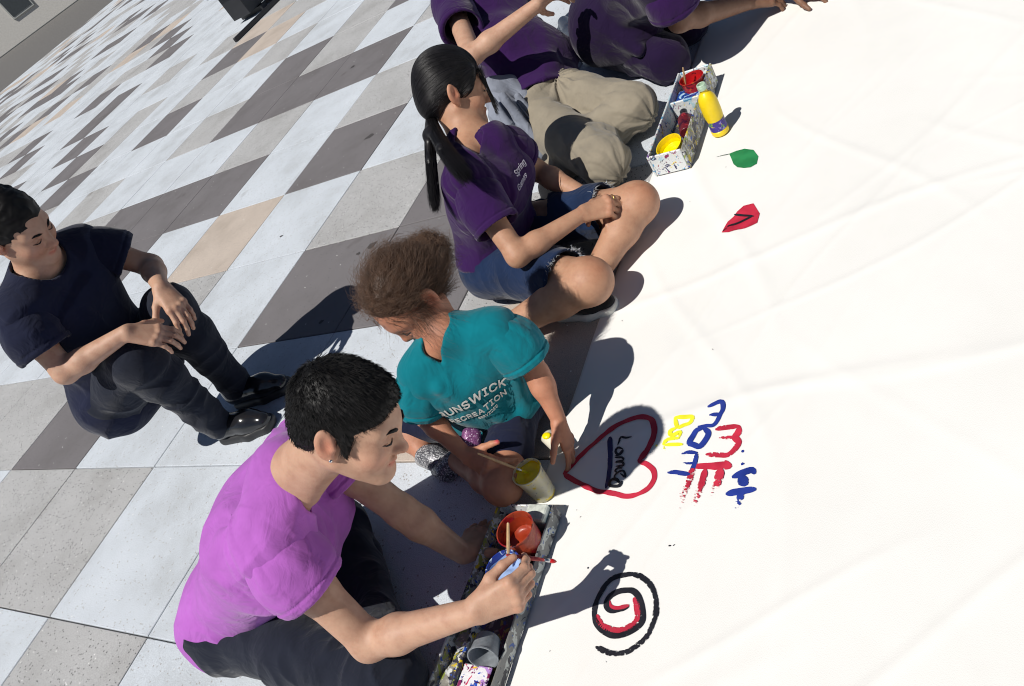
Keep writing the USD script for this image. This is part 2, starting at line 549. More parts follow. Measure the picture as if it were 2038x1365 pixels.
def paint_look(name, color, rough=0.55):
    """Brushed poster paint on cloth; the mesh's 'dry' value (0 to 1) lets the cloth show through the bristle marks."""
    c = np.array(color, float)
    return look(name, {
        'g': ('geometry', {}),
        'd': ('attribute', {'attribute': 'dry'}),
        'n': ('noise_texture', {'scale': 160.0, 'detail': 3.0, 'roughness': 0.7}),
        'big': ('noise_texture', {'scale': 22.0, 'detail': 2.0}),
        'r': ('rgb_ramp', {'ramp': [(0.3, tuple(c * 0.8)), (0.7, tuple(np.minimum(c * 1.2 + 0.01, 1)))]}),
        's': ('math', {'math_type': 'multiply_add', 'value2': 0.55, 'value3': 0.16}),
        'cmp': ('math', {'math_type': 'greater_than'}),
        't': ('transparent_bsdf', {}),
        'p': ('principled_bsdf', {'roughness': rough}),
        'x': ('mix_closure', {})},
        [('g.position', 'n.vector'), ('g.position', 'big.vector'), ('big.fac', 'r.fac'), ('r.color', 'p.base_color'), ('d.fac', 's.value1'),
         ('n.fac', 'cmp.value1'), ('s.value', 'cmp.value2'), ('cmp.value', 'x.fac'), ('t.BSDF', 'x.closure1'), ('p.BSDF', 'x.closure2')], 'x.closure')


WHITE_SLAB = terrazzo('white_slab', (0.56, 0.60, 0.645), (0.33, 0.32, 0.31), 0.16, 0.006)
SPECK_SLAB = terrazzo('speckled_slab', (0.42, 0.42, 0.42), (0.07, 0.07, 0.07), 0.26, 0.03)
GREY_SLAB = terrazzo('grey_slab', (0.17, 0.16, 0.165), (0.10, 0.10, 0.10), 0.06, 0.004)
BEIGE_SLAB = terrazzo('beige_slab', (0.50, 0.43, 0.37), (0.32, 0.28, 0.25), 0.08, 0.004)
SLABS = {'w': WHITE_SLAB, 's': SPECK_SLAB, 'g': GREY_SLAB, 'b': BEIGE_SLAB}
MORTAR = plain('mortar', (0.13, 0.125, 0.12), 0.9, bump=0.3)
# ---------------------------------------------------------------- the plaza: square slabs in four tones, joints between them
TILE, JOINT = 0.61, 0.005
KNOWN = {(-1, 1): 'g', (0, 0): 's', (-1, 0): 'w', (0, 1): 'w', (0, -1): 'g', (-1, -1): 'w', (1, -1): 'g', (1, 0): 'g', (2, -1): 's', (0, -2): 'w', (1, -2): 'w',
         (2, -2): 'b', (2, -3): 'w', (1, -3): 'w', (-1, 2): 's', (-1, 3): 'w', (-2, 2): 'w', (-2, 1): 'w', (-2, 3): 'g', (-3, 3): 'g', (-3, 2): 's',
         (-3, 4): 's', (-2, 4): 'w', (-4, 4): 'g', (-4, 3): 'g', (-3, 5): 's', (-4, 5): 'w', (-5, 4): 'w', (-5, 5): 's', (-2, 0): 'b', (-3, 1): 'g', (1, 1): 'w',
         (0, 2): 'w', (1, 2): 'w', (2, 0): 'w', (2, 1): 'w', (1, 3): 'b', (0, 3): 'w', (2, 2): 'w', (1, -4): 'w', (2, -4): 'w', (0, -3): 'w', (-1, -2): 'w', (-6, 6): 'b', (-5, 6): 'w', (-6, 5): 'w', (-7, 7): 'b', (-7, 6): 'g', (-6, 7): 's'}
rng = random.Random(7)
pavement = tag(UsdGeom.Xform.Define(stage, '/World/pavement').GetPrim(), 'sunlit plaza paving of square pale, speckled, grey and beige slabs', 'pavement', kind='structure')
bed = np.array([(-260, -260, -0.012), (260, -260, -0.012), (260, 260, -0.012), (-260, 260, -0.012)], float)
obj('mortar_bed', (bed, np.array([[0, 1, 2], [0, 2, 3]])), MORTAR, pavement)
tiles = []
for i in range(-40, 3):
    for j in range(-8, 46):
        c = V((i + .5) * TILE, (j + .5) * TILE, 0)
        q = c - CAM_POS
        dep = q @ CAM_FWD
        tone = KNOWN.get((i, j)) or rng.choice('wwwwwwsssggw' if rng.random() > .04 else 'b')
        u = (CX + FPX * (q @ CAM_RIGHT) / dep, CY + FPX * (q @ CAM_DOWN) / dep) if dep > 0.3 else (-9999, -9999)
        seen = -250 < u[0] < 2100 and -200 < u[1] < 1600
        tiles.append((dep if seen else 1e6 + abs(dep), i, j, tone))
tiles.sort()


def tile_mesh(i, j, r):
    x0, x1, y0, y1 = i * TILE + JOINT / 2, (i + 1) * TILE - JOINT / 2, j * TILE + JOINT / 2, (j + 1) * TILE - JOINT / 2
    c, z = 0.0022, r.uniform(-0.0008, 0.0003)
    ring = lambda d, zz: [(x0 + d, y0 + d, zz), (x1 - d, y0 + d, zz), (x1 - d, y1 - d, zz), (x0 + d, y1 - d, zz)]
    v = np.array(ring(c, z) + ring(0, z - c) + ring(0, -0.03), float)
    v[:4, 2] += [r.uniform(-0.0006, 0.0006) for _ in range(4)]
    f = [(0, 1, 2), (0, 2, 3)]
    for a in (0, 4):
        for k in range(4):
            p, q = a + k, a + (k + 1) % 4
            f += [(p, p + 4, q + 4), (p, q + 4, q)]
    return v, np.array(f)


for dep, i, j, tone in tiles[:300]:
    obj('tile', tile_mesh(i, j, rng), SLABS[tone], pavement)
for tone in 'wsgb':
    rest = [tile_mesh(i, j, rng) for dep, i, j, t in tiles[300:] if t == tone]
    obj('far_tiles', join(*rest), SLABS[tone], pavement, kind='stuff')

GUM = plain('trodden_gum', (0.06, 0.055, 0.055), .8)
for x, y, r in ((740, 488, .020), (713, 505, .009), (735, 272, .022), (702, 133, .016), (916, 492, .008), (640, 640, .010), (560, 470, .007), (880, 610, .006)):
    c = at(x, y)
    a = np.arange(14) * 2 * np.pi / 14
    q = np.stack([c[0] + r * np.cos(a) * (1 + .3 * np.sin(a * 2 + x)) * 1.4, c[1] + r * np.sin(a) * (1 + .3 * np.cos(a * 3 + y)), a * 0 + .0012], 1)
    obj('gum_spot', (np.vstack([q, [c[0], c[1], .0022]]), np.array([(i, (i + 1) % 14, 14) for i in range(14)])), GUM, pavement, smooth=True)

# ---------------------------------------------------------------- the painted canvas: a long cotton sheet, its edge along the slabs' joint
CANVAS = plain('canvas_cotton', (0.80, 0.79, 0.76), 0.9, var=0.03, scale=3.0, bump=0.25, bump_scale=700.0, spec=0.1)
EDGE = 1.820
rs = np.random.RandomState(5)
_creases = [(V(rs.uniform(1.8, 3.6), rs.uniform(-2.6, 2.2)), unit(V(rs.normal(0, .5), rs.normal(0, 1) , 0))[:2], rs.uniform(.25, .9), rs.uniform(.0010, .0030), rs.uniform(.008, .02)) for _ in range(70)]


def canvas_z(x, y):
    x, y = np.asarray(x, float), np.asarray(y, float)
    p = np.stack([x, y, np.zeros_like(x)], -1)
    z = 0.006 + 0.006 * (meshkit.fbm(p * V(2.6, 1.7, 1), 3, 3) - 0.5)
    for c, d, ln, a, w in _creases:
        s = (x - c[0]) * d[0] + (y - c[1]) * d[1]
        t = (x - c[0]) * d[1] - (y - c[1]) * d[0] + 0.03 * np.sin(s * 5)
        z = z + a * np.exp(-(t / w) ** 2) * np.exp(-(s / ln) ** 4)
    return np.maximum(z, 0.0035)


gx, gy = np.linspace(0, 1, 210), np.linspace(-3.0, 3.2, 560)
GX, GY = np.meshgrid(gx, gy, indexing='ij')
edge = EDGE + 0.004 * np.sin(GY * 3.1) + 0.006 * (meshkit.noise(np.stack([GY * 5, GY * 0, GY * 0], -1), 2) - 0.5)
GX = edge + GX ** 1.15 * 2.5
GZ = canvas_z(GX, GY)
GZ[0] = 0.0015
nx, ny = GX.shape
idx = np.arange(nx * ny).reshape(nx, ny)
cq = np.stack([idx[:-1, :-1], idx[1:, :-1], idx[1:, 1:], idx[:-1, 1:]], -1).reshape(-1, 4)
canvas = thing('canvas_sheet', 'long off-white cotton sheet laid on the paving, painted with words and a heart', 'canvas')
obj('cloth', (np.stack([GX, GY, GZ], -1).reshape(-1, 3), cq), CANVAS, canvas, smooth=True)

RED = paint_look('red_paint', (0.50, 0.015, 0.045))
BLUE = paint_look('blue_paint', (0.008, 0.03, 0.26))
YELLOW = paint_look('yellow_paint', (0.86, 0.80, 0.02))
BLACK = paint_look('black_paint', (0.010, 0.010, 0.016), 0.4)
GREEN = paint_look('green_paint', (0.01, 0.20, 0.06))
NAVY = paint_look('navy_paint', (0.012, 0.015, 0.10))


def stroke(pts, width, dry0=0.1, dry1=0.1, seed=0, lift=0.0016):
    """A brush stroke along floor points: a ribbon with ragged edges; width in metres (one or one per end)."""
    p = np.array(pts, float)[:, :2]
    # round the corners (Catmull-Rom) and resample
    P = np.vstack([2 * p[0] - p[1], p, 2 * p[-1] - p[-2]])
    out = []
    for i in range(1, len(P) - 2):
        n = max(2, int(np.linalg.norm(P[i + 1] - P[i]) / 0.004))
        t = np.linspace(0, 1, n, endpoint=False)[:, None]
        a, b, c, d = P[i - 1], P[i], P[i + 1], P[i + 2]
        out.append(0.5 * (2 * b + (c - a) * t + (2 * a - 5 * b + 4 * c - d) * t ** 2 + (3 * b - a - 3 * c + d) * t ** 3))
    q = np.vstack(out + [p[-1:]])
    t = np.gradient(q, axis=0); t /= np.maximum(np.linalg.norm(t, axis=1, keepdims=True), 1e-9)
    nrm = np.stack([-t[:, 1], t[:, 0]], 1)
    w = np.linspace(*(width if np.ndim(width) else (width, width)), len(q)) * 0.68
    s = np.arange(len(q))
    end = np.minimum(1, np.sqrt(np.minimum(s, s[::-1]) / 3.0 + 0.12))
    rag = lambda k: 0.82 + 0.36 * meshkit.noise(np.stack([s * 0.23, s * 0 + k, s * 0 + seed], -1), 11)
    cols, dry = [], []
    for k, x in enumerate((-1, -0.5, 0, 0.5, 1)):
        e = (w * end * x * (rag(k // 3 * 7 + 1) if abs(x) == 1 else 0.95))[:, None]
        cols.append(q + nrm * e)
        dry.append(np.linspace(dry0, dry1, len(q)) + (0.28 if abs(x) == 1 else 0))
    xy = np.stack(cols, 1)
    z = canvas_z(xy[..., 0], xy[..., 1]) + lift
    v = np.concatenate([xy, z[..., None]], -1).reshape(-1, 3)
    m = np.arange(len(q) * 5).reshape(-1, 5)
    f = np.stack([m[:-1, :-1], m[1:, :-1], m[1:, 1:], m[:-1, 1:]], -1).reshape(-1, 4)
    f = np.vstack([f[:, [0, 1, 2]], f[:, [0, 2, 3]]])
    n = np.cross(v[f[0, 1]] - v[f[0, 0]], v[f[0, 2]] - v[f[0, 0]])
    if n[2] < 0:
        f = f[:, ::-1]
    return v, f, np.stack(dry, 1).ravel()


def painted(name, look_, strokes, label):
    vs, fs, ds, n = [], [], [], 0
    for k, s in enumerate(strokes):
        v, f, d = stroke(*s[:1], **{**s[1], 'seed': k, 'lift': 0.0016 + 0.00025 * k + s[1].get('lift', 0)})
        vs.append(v); fs.append(f + n); ds.append(d); n += len(v)
    obj(name, (np.vstack(vs), np.vstack(fs)), look_, canvas, smooth=True, floats={'dry': np.concatenate(ds)}, label=label)


def filled(name, look_, poly, label):
    import shapely.geometry as sg
    v, f = trimesh.creation.triangulate_polygon(sg.Polygon([p[:2] for p in poly]).buffer(0), engine='earcut')
    v, f = trimesh.remesh.subdivide_to_size(np.c_[v, np.zeros(len(v))], f, 0.02)
    v = np.array(v); v[:, 2] = canvas_z(v[:, 0], v[:, 1]) + 0.0022
    f = np.array(f)
    c = np.cross(v[f[:, 1]] - v[f[:, 0]], v[f[:, 2]] - v[f[:, 0]])
    f[c[:, 2] < 0] = f[c[:, 2] < 0][:, ::-1]
    obj(name, (v, f), look_, canvas, smooth=True, floats={'dry': np.full(len(v), 0.12)}, label=label)


def px(scale, ox, oy, pts):
    return [at(ox + x / scale, oy + y / scale) for x, y in pts]


A = lambda *p: px(4.876, 1080, 780, p)
B_ = lambda *p: px(4.79, 1080, 1080, p)
L_ = lambda *p: px(5.25, 1300, 780, p)
C_ = lambda *p: px(6.2, 1340, 280, p)
W = dict
painted('painted_heart', RED, [(A((215, 820), (430, 600), (650, 400), (800, 310), (950, 265), (1060, 285), (1098, 360), (1090, 450), (1040, 560), (970, 660), (938, 695)), W(width=(.010, .0115))),
                               (A((938, 695), (1020, 715), (1080, 770), (1095, 850), (1060, 930), (980, 990), (850, 1030), (700, 1010), (520, 970), (350, 890), (225, 815)), W(width=(.009, .0105)))], 'red painted outline of a heart')
painted('painted_bar', NAVY, [(A((668, 455), (668, 600), (668, 720), (655, 850), (632, 960)), W(width=(.010, .0085)))], 'navy bar painted across the heart')
painted('painted_name', BLACK, [(A((885, 462), (830, 470), (778, 462), (760, 500), (742, 538)), W(width=.0042)),
                                (A((795, 575), (745, 560), (722, 595), (750, 625), (795, 585), (770, 625), (715, 640)), W(width=.0045)),
                                (A((715, 655), (790, 660), (800, 690), (725, 700), (790, 705), (805, 740), (725, 745)), W(width=.0045)),
                                (A((795, 770), (750, 765), (720, 790), (745, 812)), W(width=.005)),
                                (A((775, 820), (820, 850), (810, 800), (770, 800), (720, 840), (725, 870)), W(width=.0045)),
                                (A((790, 890), (760, 935), (700, 945), (670, 925), (690, 880), (740, 880), (770, 915)), W(width=.006))], 'small black painted name inside the heart')
painted('painted_spiral', BLACK, [(B_((520, 1010), (600, 1050), (700, 1075), (800, 1060), (900, 1005), (1000, 915), (1060, 800), (1092, 700), (1098, 580), (1072, 470), (1020, 395), (950, 345), (870, 318), (780, 326), (690, 352), (622, 410), (570, 490), (530, 570),
                                       (508, 660), (515, 760), (565, 835), (640, 888), (710, 900), (800, 882), (900, 832), (958, 770), (972, 690), (950, 590), (918, 515), (870, 480), (780, 475), (700, 500), (642, 550), (622, 610), (655, 655), (720, 662), (790, 640), (838, 620)),
                                  W(width=(.0085, .0095), dry0=0.42, dry1=0.05))], 'black painted spiral')
painted('painted_red_arc', RED, [(B_((530, 700), (560, 780), (635, 835), (720, 850), (820, 826), (890, 775), (918, 720), (912, 620), (885, 540)), W(width=(.008, .0105), dry0=.3, dry1=.35)),
                                 (B_((655, 570), (668, 620), (740, 640), (840, 615)), W(width=(.004, .007)))], 'red arc painted inside the black spiral')
painted('painted_blue_letters', BLUE, [(L_((585, 185), (650, 160), (735, 138), (740, 200), (715, 248), (690, 310), (640, 368), (560, 383), (478, 380)), W(width=(.009, .007))), (L_((600, 268), (660, 262), (718, 246)), W(width=.008)),
                                       (L_((540, 405), (592, 450), (560, 525), (500, 590), (440, 582), (392, 555), (430, 480), (470, 420), (545, 405)), W(width=.011)),
                                       (L_((310, 668), (390, 660), (475, 658)), W(width=.008, dry0=.45)), (L_((470, 655), (455, 730), (440, 800), (400, 870)), W(width=.009, dry0=.3)), (L_((330, 772), (400, 770), (445, 760)), W(width=.005, dry0=.5)),
                                       (L_((165, 865), (290, 872), (400, 885)), W(width=.009, dry0=.35))], 'blue painted letters stacked beside the yellow squiggle')
painted('painted_red_letters', RED, [(L_((660, 412), (740, 398), (915, 378)), W(width=.010, dry0=.4, dry1=.1)), (L_((912, 375), (900, 450), (870, 490), (905, 545), (865, 620), (790, 678), (700, 682), (560, 672)), W(width=(.012, .009), dry0=.1, dry1=.35)), (L_((700, 500), (790, 497), (870, 492)), W(width=.008, dry0=.55, dry1=.2)),
                                     (L_((430, 800), (600, 800), (800, 792)), W(width=(.011, .016))), (L_((765, 745), (815, 800), (760, 832)), W(width=.008)),
                                     (L_((430, 820), (360, 1020), (270, 1300)), W(width=(.012, .017), dry0=.35, dry1=.95)), (L_((555, 830), (520, 1000), (430, 1240)), W(width=(.012, .014), dry0=.1, dry1=.9)), (L_((725, 830), (680, 980), (610, 1160)), W(width=(.013, .013), dry0=.1, dry1=.9))], 'red painted letters with long dry brush marks')
painted('painted_yellow_squiggle', YELLOW, [(L_((240, 292), (330, 290), (420, 286), (395, 340), (330, 368), (268, 388), (240, 292)), W(width=.008)), (L_((268, 388), (195, 428), (208, 472), (290, 438), (285, 490)), W(width=.008)),
                                            (L_((290, 500), (160, 520), (128, 575), (140, 630)), W(width=.008, dry1=.6)), (L_((128, 575), (220, 572), (322, 570)), W(width=.008)), (L_((40, 580), (55, 582)), W(width=.007))], 'yellow painted squiggle next to the heart')
painted('painted_blue_letter_tail', BLUE, [(L_((770, 1088), (860, 1072), (1000, 1050), (1090, 1036)), W(width=.012)), (L_((945, 1040), (925, 1120), (860, 1300)), W(width=(.012, .009), dry0=.2, dry1=.9))], 'blue painted letter with a dry tail at the far edge')
painted('painted_blue_letter', BLUE, [(L_((835, 912), (900, 890), (955, 865), (1040, 842), (1075, 880)), W(width=.012)), (L_((930, 880), (950, 940), (985, 1000)), W(width=.017, dry1=.3))], 'blue hooked letter above the dry tail')
for q_ in ((L_((935, 640), (960, 645)), W(width=.008)), (L_((930, 780), (965, 770)), W(width=.010, dry0=.5, dry1=.4))):
    painted('paint_dab', BLUE, [q_], None)
filled('painted_green_leaf', GREEN, C_((700, 185), (790, 150), (890, 125), (1000, 140), (1060, 220), (1040, 310), (960, 355), (880, 362), (800, 352), (755, 315), (725, 240)), 'green painted leaf shape')
painted('painted_leaf_stem', paint_look('grey_green_paint', (0.13, 0.17, 0.14)), [(C_((530, 225), (610, 205), (705, 186)), W(width=(.001, .004), dry0=.5))], 'thin grey stem of the green leaf')
filled('painted_red_fan', RED, C_((610, 1160), (690, 1030), (760, 960), (800, 900), (880, 830), (1000, 800), (1080, 930), (1050, 1050), (890, 1110), (800, 1130), (700, 1162)), 'red painted fan shape')
painted('painted_fan_lines', BLACK, [(C_((765, 940), (830, 950), (1010, 965)), W(width=.006, lift=.002)), (C_((690, 1092), (780, 1062), (890, 1012), (1000, 960)), W(width=.006, lift=.002)), (C_((630, 1150), (680, 1110), (720, 1080)), W(width=.005, dry0=.5, dry1=.5, lift=.002))], 'black lines on the red fan')
rs = np.random.RandomState(3)
dots = []
for k, (x, y) in enumerate([(1333, 1090), (1173, 1132), (1097, 1298), (1158, 1032), (1446, 336), (1375, 405), (1342, 1090), (1150, 1018), (1240, 640), (1420, 700), (1210, 1320)]):
    c = at(x, y)[:2]
    dots.append(([c, c + rs.normal(0, .0022, 2) + V(.0015, 0)], W(width=.004 if k < 5 else .0022)))
for d_ in dots:
    painted('paint_drip', BLACK, [d_], None)

# ---------------------------------------------------------------- beyond the plaza
STONE = plain('pale_stone', (0.42, 0.43, 0.41), 0.8, bump=0.3, bump_scale=90.0)
DARK_METAL = plain('black_metal', (0.015, 0.015, 0.018), 0.45)
PALE_WALL = plain('pale_plaster', (0.62, 0.60, 0.56), 0.85, bump=0.15)
WINDOW = plain('window_glass', (0.05, 0.06, 0.07), 0.08)
bl = thing('stone_bench', 'long pale stone bench on black legs at the far side of the paving', 'bench', (-4.55, 4.45, 0), rotz=87)
obj('seat', slab(0.62, 4.6, -0.02, 0.50, 0.40, 0.50, 0.012), STONE, bl)
obj('plinth', slab(0.70, 4.5, 0.10, 0.42, 0.06, 0.397, 0.004), DARK_METAL, bl)
for x in (0.85, 2.4, 4.1):
    obj('leg', slab(x, x + 0.10, 0.04, 0.46, 0.0, 0.058, 0.004), DARK_METAL, bl)
obj('foot_rail', slab(0.0, 4.6, -0.24, -0.20, 0.0, 0.05, 0.006), DARK_METAL, bl)
bd = thing('far_building', 'pale plastered building with rows of windows across the plaza', 'building', (-55, 30, 0), rotz=40)
obj('wall', slab(-30, 30, 0, 12, 0, 14, 0.05), PALE_WALL, bd)
obj('roof', slab(-30.4, 30.4, -0.4, 12.4, 14.003, 14.5, 0.05), STONE, bd)
for fl in range(4):
    for k in range(14):
        x = -27 + k * 4.0
        fr = obj('window', slab(x, x + 1.7, -0.09, -0.003, 1.2 + fl * 3.3, 3.4 + fl * 3.3, 0.02), STONE, bd)
        obj('pane', slab(x + .12, x + 1.58, -0.12, -0.093, 1.35 + fl * 3.3, 3.25 + fl * 3.3, 0.005), WINDOW, fr)
# ---------------------------------------------------------------- people: shapes of the body
def cdir(x, y, z):
    """A direction given as right, down and away in the picture."""
    return unit(CAM_RIGHT * x + CAM_DOWN * y + CAM_FWD * z)


def rows_at(rows, c, s=1.0):
    return lambda x, y, z: np.asarray(c, float) + (V(x, y, z) * s) @ rows


def add_head(cl, hc, F, U, s=1.0, ears=True, mouth=True, soft=False):
    """Skull, face, ears; returns the rows right, forward, up."""
    R = frame_rows(F, U)
    P = rows_at(R, hc, s)
    cl.el(P(0, -.014, .034), V(.0735, .094, .084) * s, R, .02)
    cl.el(P(0, .040, -.002), V(.060, .050, .078) * s, R, .03 * s)
    cl.el(P(0, .036, -.062), V(.048, .046, .046) * s, R, .03 * s)
    cl.sph(P(0, .074, -.096), .017 * s, .03 * s)
    for q in (-1, 1):
        cl.rc(P(q * .052, -.002, -.052), P(q * .014, .070, -.094), .017 * s, .014 * s, .035 * s)
        cl.el(P(q * .036, .062, -.030), V(.022, .020, .022) * s * (1.22 if soft else 1), R, .03 * s)
        cl.rc(P(q * .010, .083 - .005 * soft, .020), P(q * .044, .068 - .004 * soft, .022), .010 * s, .009 * s, .022 * s)
    for q in (-1, 1):
        cl.sph(P(q * .031, .098, .000), .0165 * s, .012 * s, 's')
        cl.el(P(q * .031, .073, .000), V(.0145, .0135, .0125) * s, R, .004 * s)
        cl.rc(P(q * .019, .0865, .0025), P(q * .045, .0775, -.0005), .0028 * s, .0024 * s, .004 * s)
    g_ = .010 * soft
    cl.rc(P(0, .082 - g_ * .5, .014), P(0, .104 - g_, -.026), .0085 * s, .0105 * s, .016 * s)
    cl.el(P(0, .107 - g_, -.031), V(.011, .011, .0095) * s, R, .010 * s)
    for q in (-1, 1):
        cl.el(P(q * .0115, .095 - g_ * .7, -.034), V(.0075, .0095, .0075) * s, R, .007 * s)
        cl.sph(P(q * .006, .101 - g_ * .9, -.0425), .0034 * s, .004 * s, 's')
    if mouth:
        cl.rc(P(-.018, .080, -.0625), P(0, .0905, -.0595), .0050 * s, .0072 * s, .006 * s)
        cl.rc(P(.018, .080, -.0625), P(0, .0905, -.0595), .0050 * s, .0072 * s, .006 * s)
        cl.rc(P(-.013, .082, -.070), P(.013, .082, -.070), .0065 * s, .0065 * s, .008 * s)
        cl.el(P(0, .0865, -.0705), V(.012, .0065, .0055) * s, R, .006 * s)
        for q in (-1, 1):
            cl.rc(P(q * .023, .0815, -.0655), P(0, .0985, -.0652), .0013 * s, .0016 * s, .003 * s, 's')
    if ears:
        for q in (-1, 1):
            t = unit(V(0, -.28, 1))
            er = np.array([unit(V(q * 1.0, .42, 0)), V(0, 0, 0), t])
            er[0] = unit(er[0] - t * (er[0] @ t)); er[1] = np.cross(er[2], er[0])
            er = er @ R
            cl.el(P(q * .0800, -.016, -.003), V(.0085, .0185, .0325) * s, er, .008 * s)
            cl.el(P(q * .0895, -.011, .003), V(.0085, .0115, .0200) * s, er, .005 * s, 's')
            cl.sph(P(q * .0765, .000, -.008), .0048 * s, .006 * s)
            cl.rc(P(q * .0765, -.004, -.030), P(q * .0765, -.002, -.033), .0068 * s, .0062 * s, .006 * s)
    return R


def face_tint(v, hc, R, s, lips=(1.05, 0.66, 0.66)):
    """Lips, cheeks, nose and ears are redder than the rest of the skin."""
    q = ((v - np.asarray(hc, float)) @ R.T) / s
    t = np.ones((len(v), 3))

    def blot(c, r, col, p=2.0):
        w = np.exp(-(((q - V(*c)) / V(*r)) ** 2).sum(1) ** (p / 2))[:, None]
        t[:] = t * (1 - w) + t * V(*col) * w
    for x in (-1, 1):
        blot((x * .042, .065, -.035), (.026, .03, .024), (1.06, .84, .82))
        blot((x * .082, -.012, -.006), (.014, .022, .032), (1.05, .72, .68))
        blot((x * .031, .085, .012), (.022, .02, .012), (.90, .84, .84))
    blot((0, .108, -.032), (.016, .016, .016), (1.05, .84, .80))
    blot((0, .090, -.0655), (.020, .020, .0085), lips, 4.0)
    return t


def add_hand(cl, w, F, N, side, s=1.0, curls=((.3, .5, .3),) * 4, spread=(.10, .03, -.04, -.12), thumb=(0.72, 0.62, 0.30), thumb_bend=(0.1, 0.25), k=.0045, fill=True):
    """Palm, four fingers and a thumb from the wrist w. F: the way the fingers point, N: the back of the hand, side: 'R' or 'L'.
    Returns the fingers' joints (index first, thumb last)."""
    F = unit(F); N = unit(np.asarray(N, float) - F * (np.asarray(N, float) @ F))
    X = np.cross(N, F) if side == 'R' else np.cross(F, N)
    w = np.asarray(w, float)
    P = lambda x, y, z: w + (X * x + F * y + N * z) * s
    base = [(.026, .088, .002), (.0075, .091, .004), (-.011, .086, .003), (-.028, .078, -.001)]
    lens = [(.043, .025, .021), (.047, .029, .022), (.043, .027, .022), (.034, .020, .019)]
    rad = [(.0098, .0086, .0078, .0068), (.0100, .0088, .0079, .0069), (.0095, .0083, .0075, .0065), (.0084, .0074, .0067, .0058)]
    joints = []
    for i in range(4):
        b = P(*base[i])
        cl.rc(P(base[i][0] * .55, .008, -.002), P(base[i][0], base[i][1], base[i][2] - .003), .0150 * s, .0122 * s, .012 * s)
        d = unit(F + X * spread[i])
        side_axis = unit(np.cross(N, d))
        ang, p, js = 0.0, b, [b]
        for a, ln in zip(curls[i], lens[i]):
            ang += a
            dd = d * math.cos(ang) - N * math.sin(ang)
            p = p + dd * ln * s
            js.append(p)
        for q in range(3):
            cl.rc(js[q], js[q + 1], rad[i][q] * s, rad[i][q + 1] * s, (.006 if q == 0 else k) * s)
        cl.sph(js[0] + N * .0035 * s, .0088 * s, .008 * s)
        joints.append(js)
    a, b_, c = thumb
    cmc = P(.020, .016, -.006)
    td = unit(F * a + X * b_ - N * c)
    mcp = cmc + td * .042 * s
    cl.rc(P(.010, .012, -.006), mcp, .0165 * s, .0120 * s, .014 * s)
    inward = unit(F * .9 - X * .35 - N * .25)
    td2 = unit(td * (1 - thumb_bend[0]) + inward * thumb_bend[0])
    ip = mcp + td2 * .033 * s
    td3 = unit(td2 * (1 - thumb_bend[1]) + inward * thumb_bend[1])
    tip = ip + td3 * .026 * s
    cl.rc(mcp, ip, .0112 * s, .0100 * s, .006 * s)
    cl.rc(ip, tip, .0100 * s, .0078 * s, k * s)
    if fill:
        cl.rc(P(.0, .012, -.006), P(-.004, .070, -.006), .015 * s, .014 * s, .014 * s)
    joints.append([cmc, mcp, ip, tip])
    return joints


def across(j):
    return unit(j['sR'] - j['sL'])


def add_torso(cl, j, s=1.0, e=0.0, k=.05, bust=0.0):
    x = across(j)
    up = unit(j['neck'] - j['pel'])
    fwd = unit(np.cross(up, x))
    ch = j['chest']
    xp = unit(j['hR'] - j['hL'])
    cl.rc(j['hR'], j['hL'], .098 * s + e, .098 * s + e, k)
    for q in (-1, 1):
        cl.rc(j['pel'] + xp * q * .050 * s, ch + x * q * .052 * s, .096 * s + e, .092 * s + e, k)
        cl.rc(ch + x * q * .055 * s, (j['sR'] if q > 0 else j['sL']) - x * q * .035 * s - up * .02 * s, .092 * s + e, .056 * s + e, k)
        if bust:
            cl.sph(ch + x * q * .062 * s + fwd * .062 * s + up * .015 * s, bust * s + e, k)
        cl.rc(j['neck'] - up * .005 * s, (j['sR'] if q > 0 else j['sL']) - x * q * .01 * s, .040 * s + e, .040 * s + e, k * .8)
    return x, fwd, up


def add_arm(cl, sh, el, wr, s=1.0, k=.02, r=(.047, .041, .036, .037, .0245)):
    mid = sh * .55 + el * .45
    fm = el * .72 + wr * .28
    cl.rc(sh, mid, r[0] * s, r[1] * s, k)
    cl.rc(mid, el, r[1] * s, r[2] * s, k)
    cl.rc(el, fm, r[2] * s, r[3] * s, k)
    cl.rc(fm, wr, r[3] * s, r[4] * s, k)


def add_leg(cl, hp, kn, an, s=1.0, k=.03, r=(.085, .066, .054, .050, .034)):
    mid = hp * .5 + kn * .5
    back = kn * .70 + an * .30
    cl.rc(hp, mid, r[0] * s, r[1] * s, k)
    cl.rc(mid, kn, r[1] * s, r[2] * s, k)
    cl.sph(kn, r[2] * .99 * s, k)
    cl.rc(kn, back, r[2] * .94 * s, r[3] * s, k)
    cl.rc(back, an, r[3] * s, r[4] * s, k)


def body_prim(cl, res, mat, parent, tint=None, it=2, name='body'):
    v, f = cl.mesh(res)
    v = smooth_mesh(v, f, it)
    t = np.ones((len(v), 3)) if tint is None else tint(v)
    return obj(name, (v, f), mat, parent, smooth=True, colors={'tint': t}), v, f


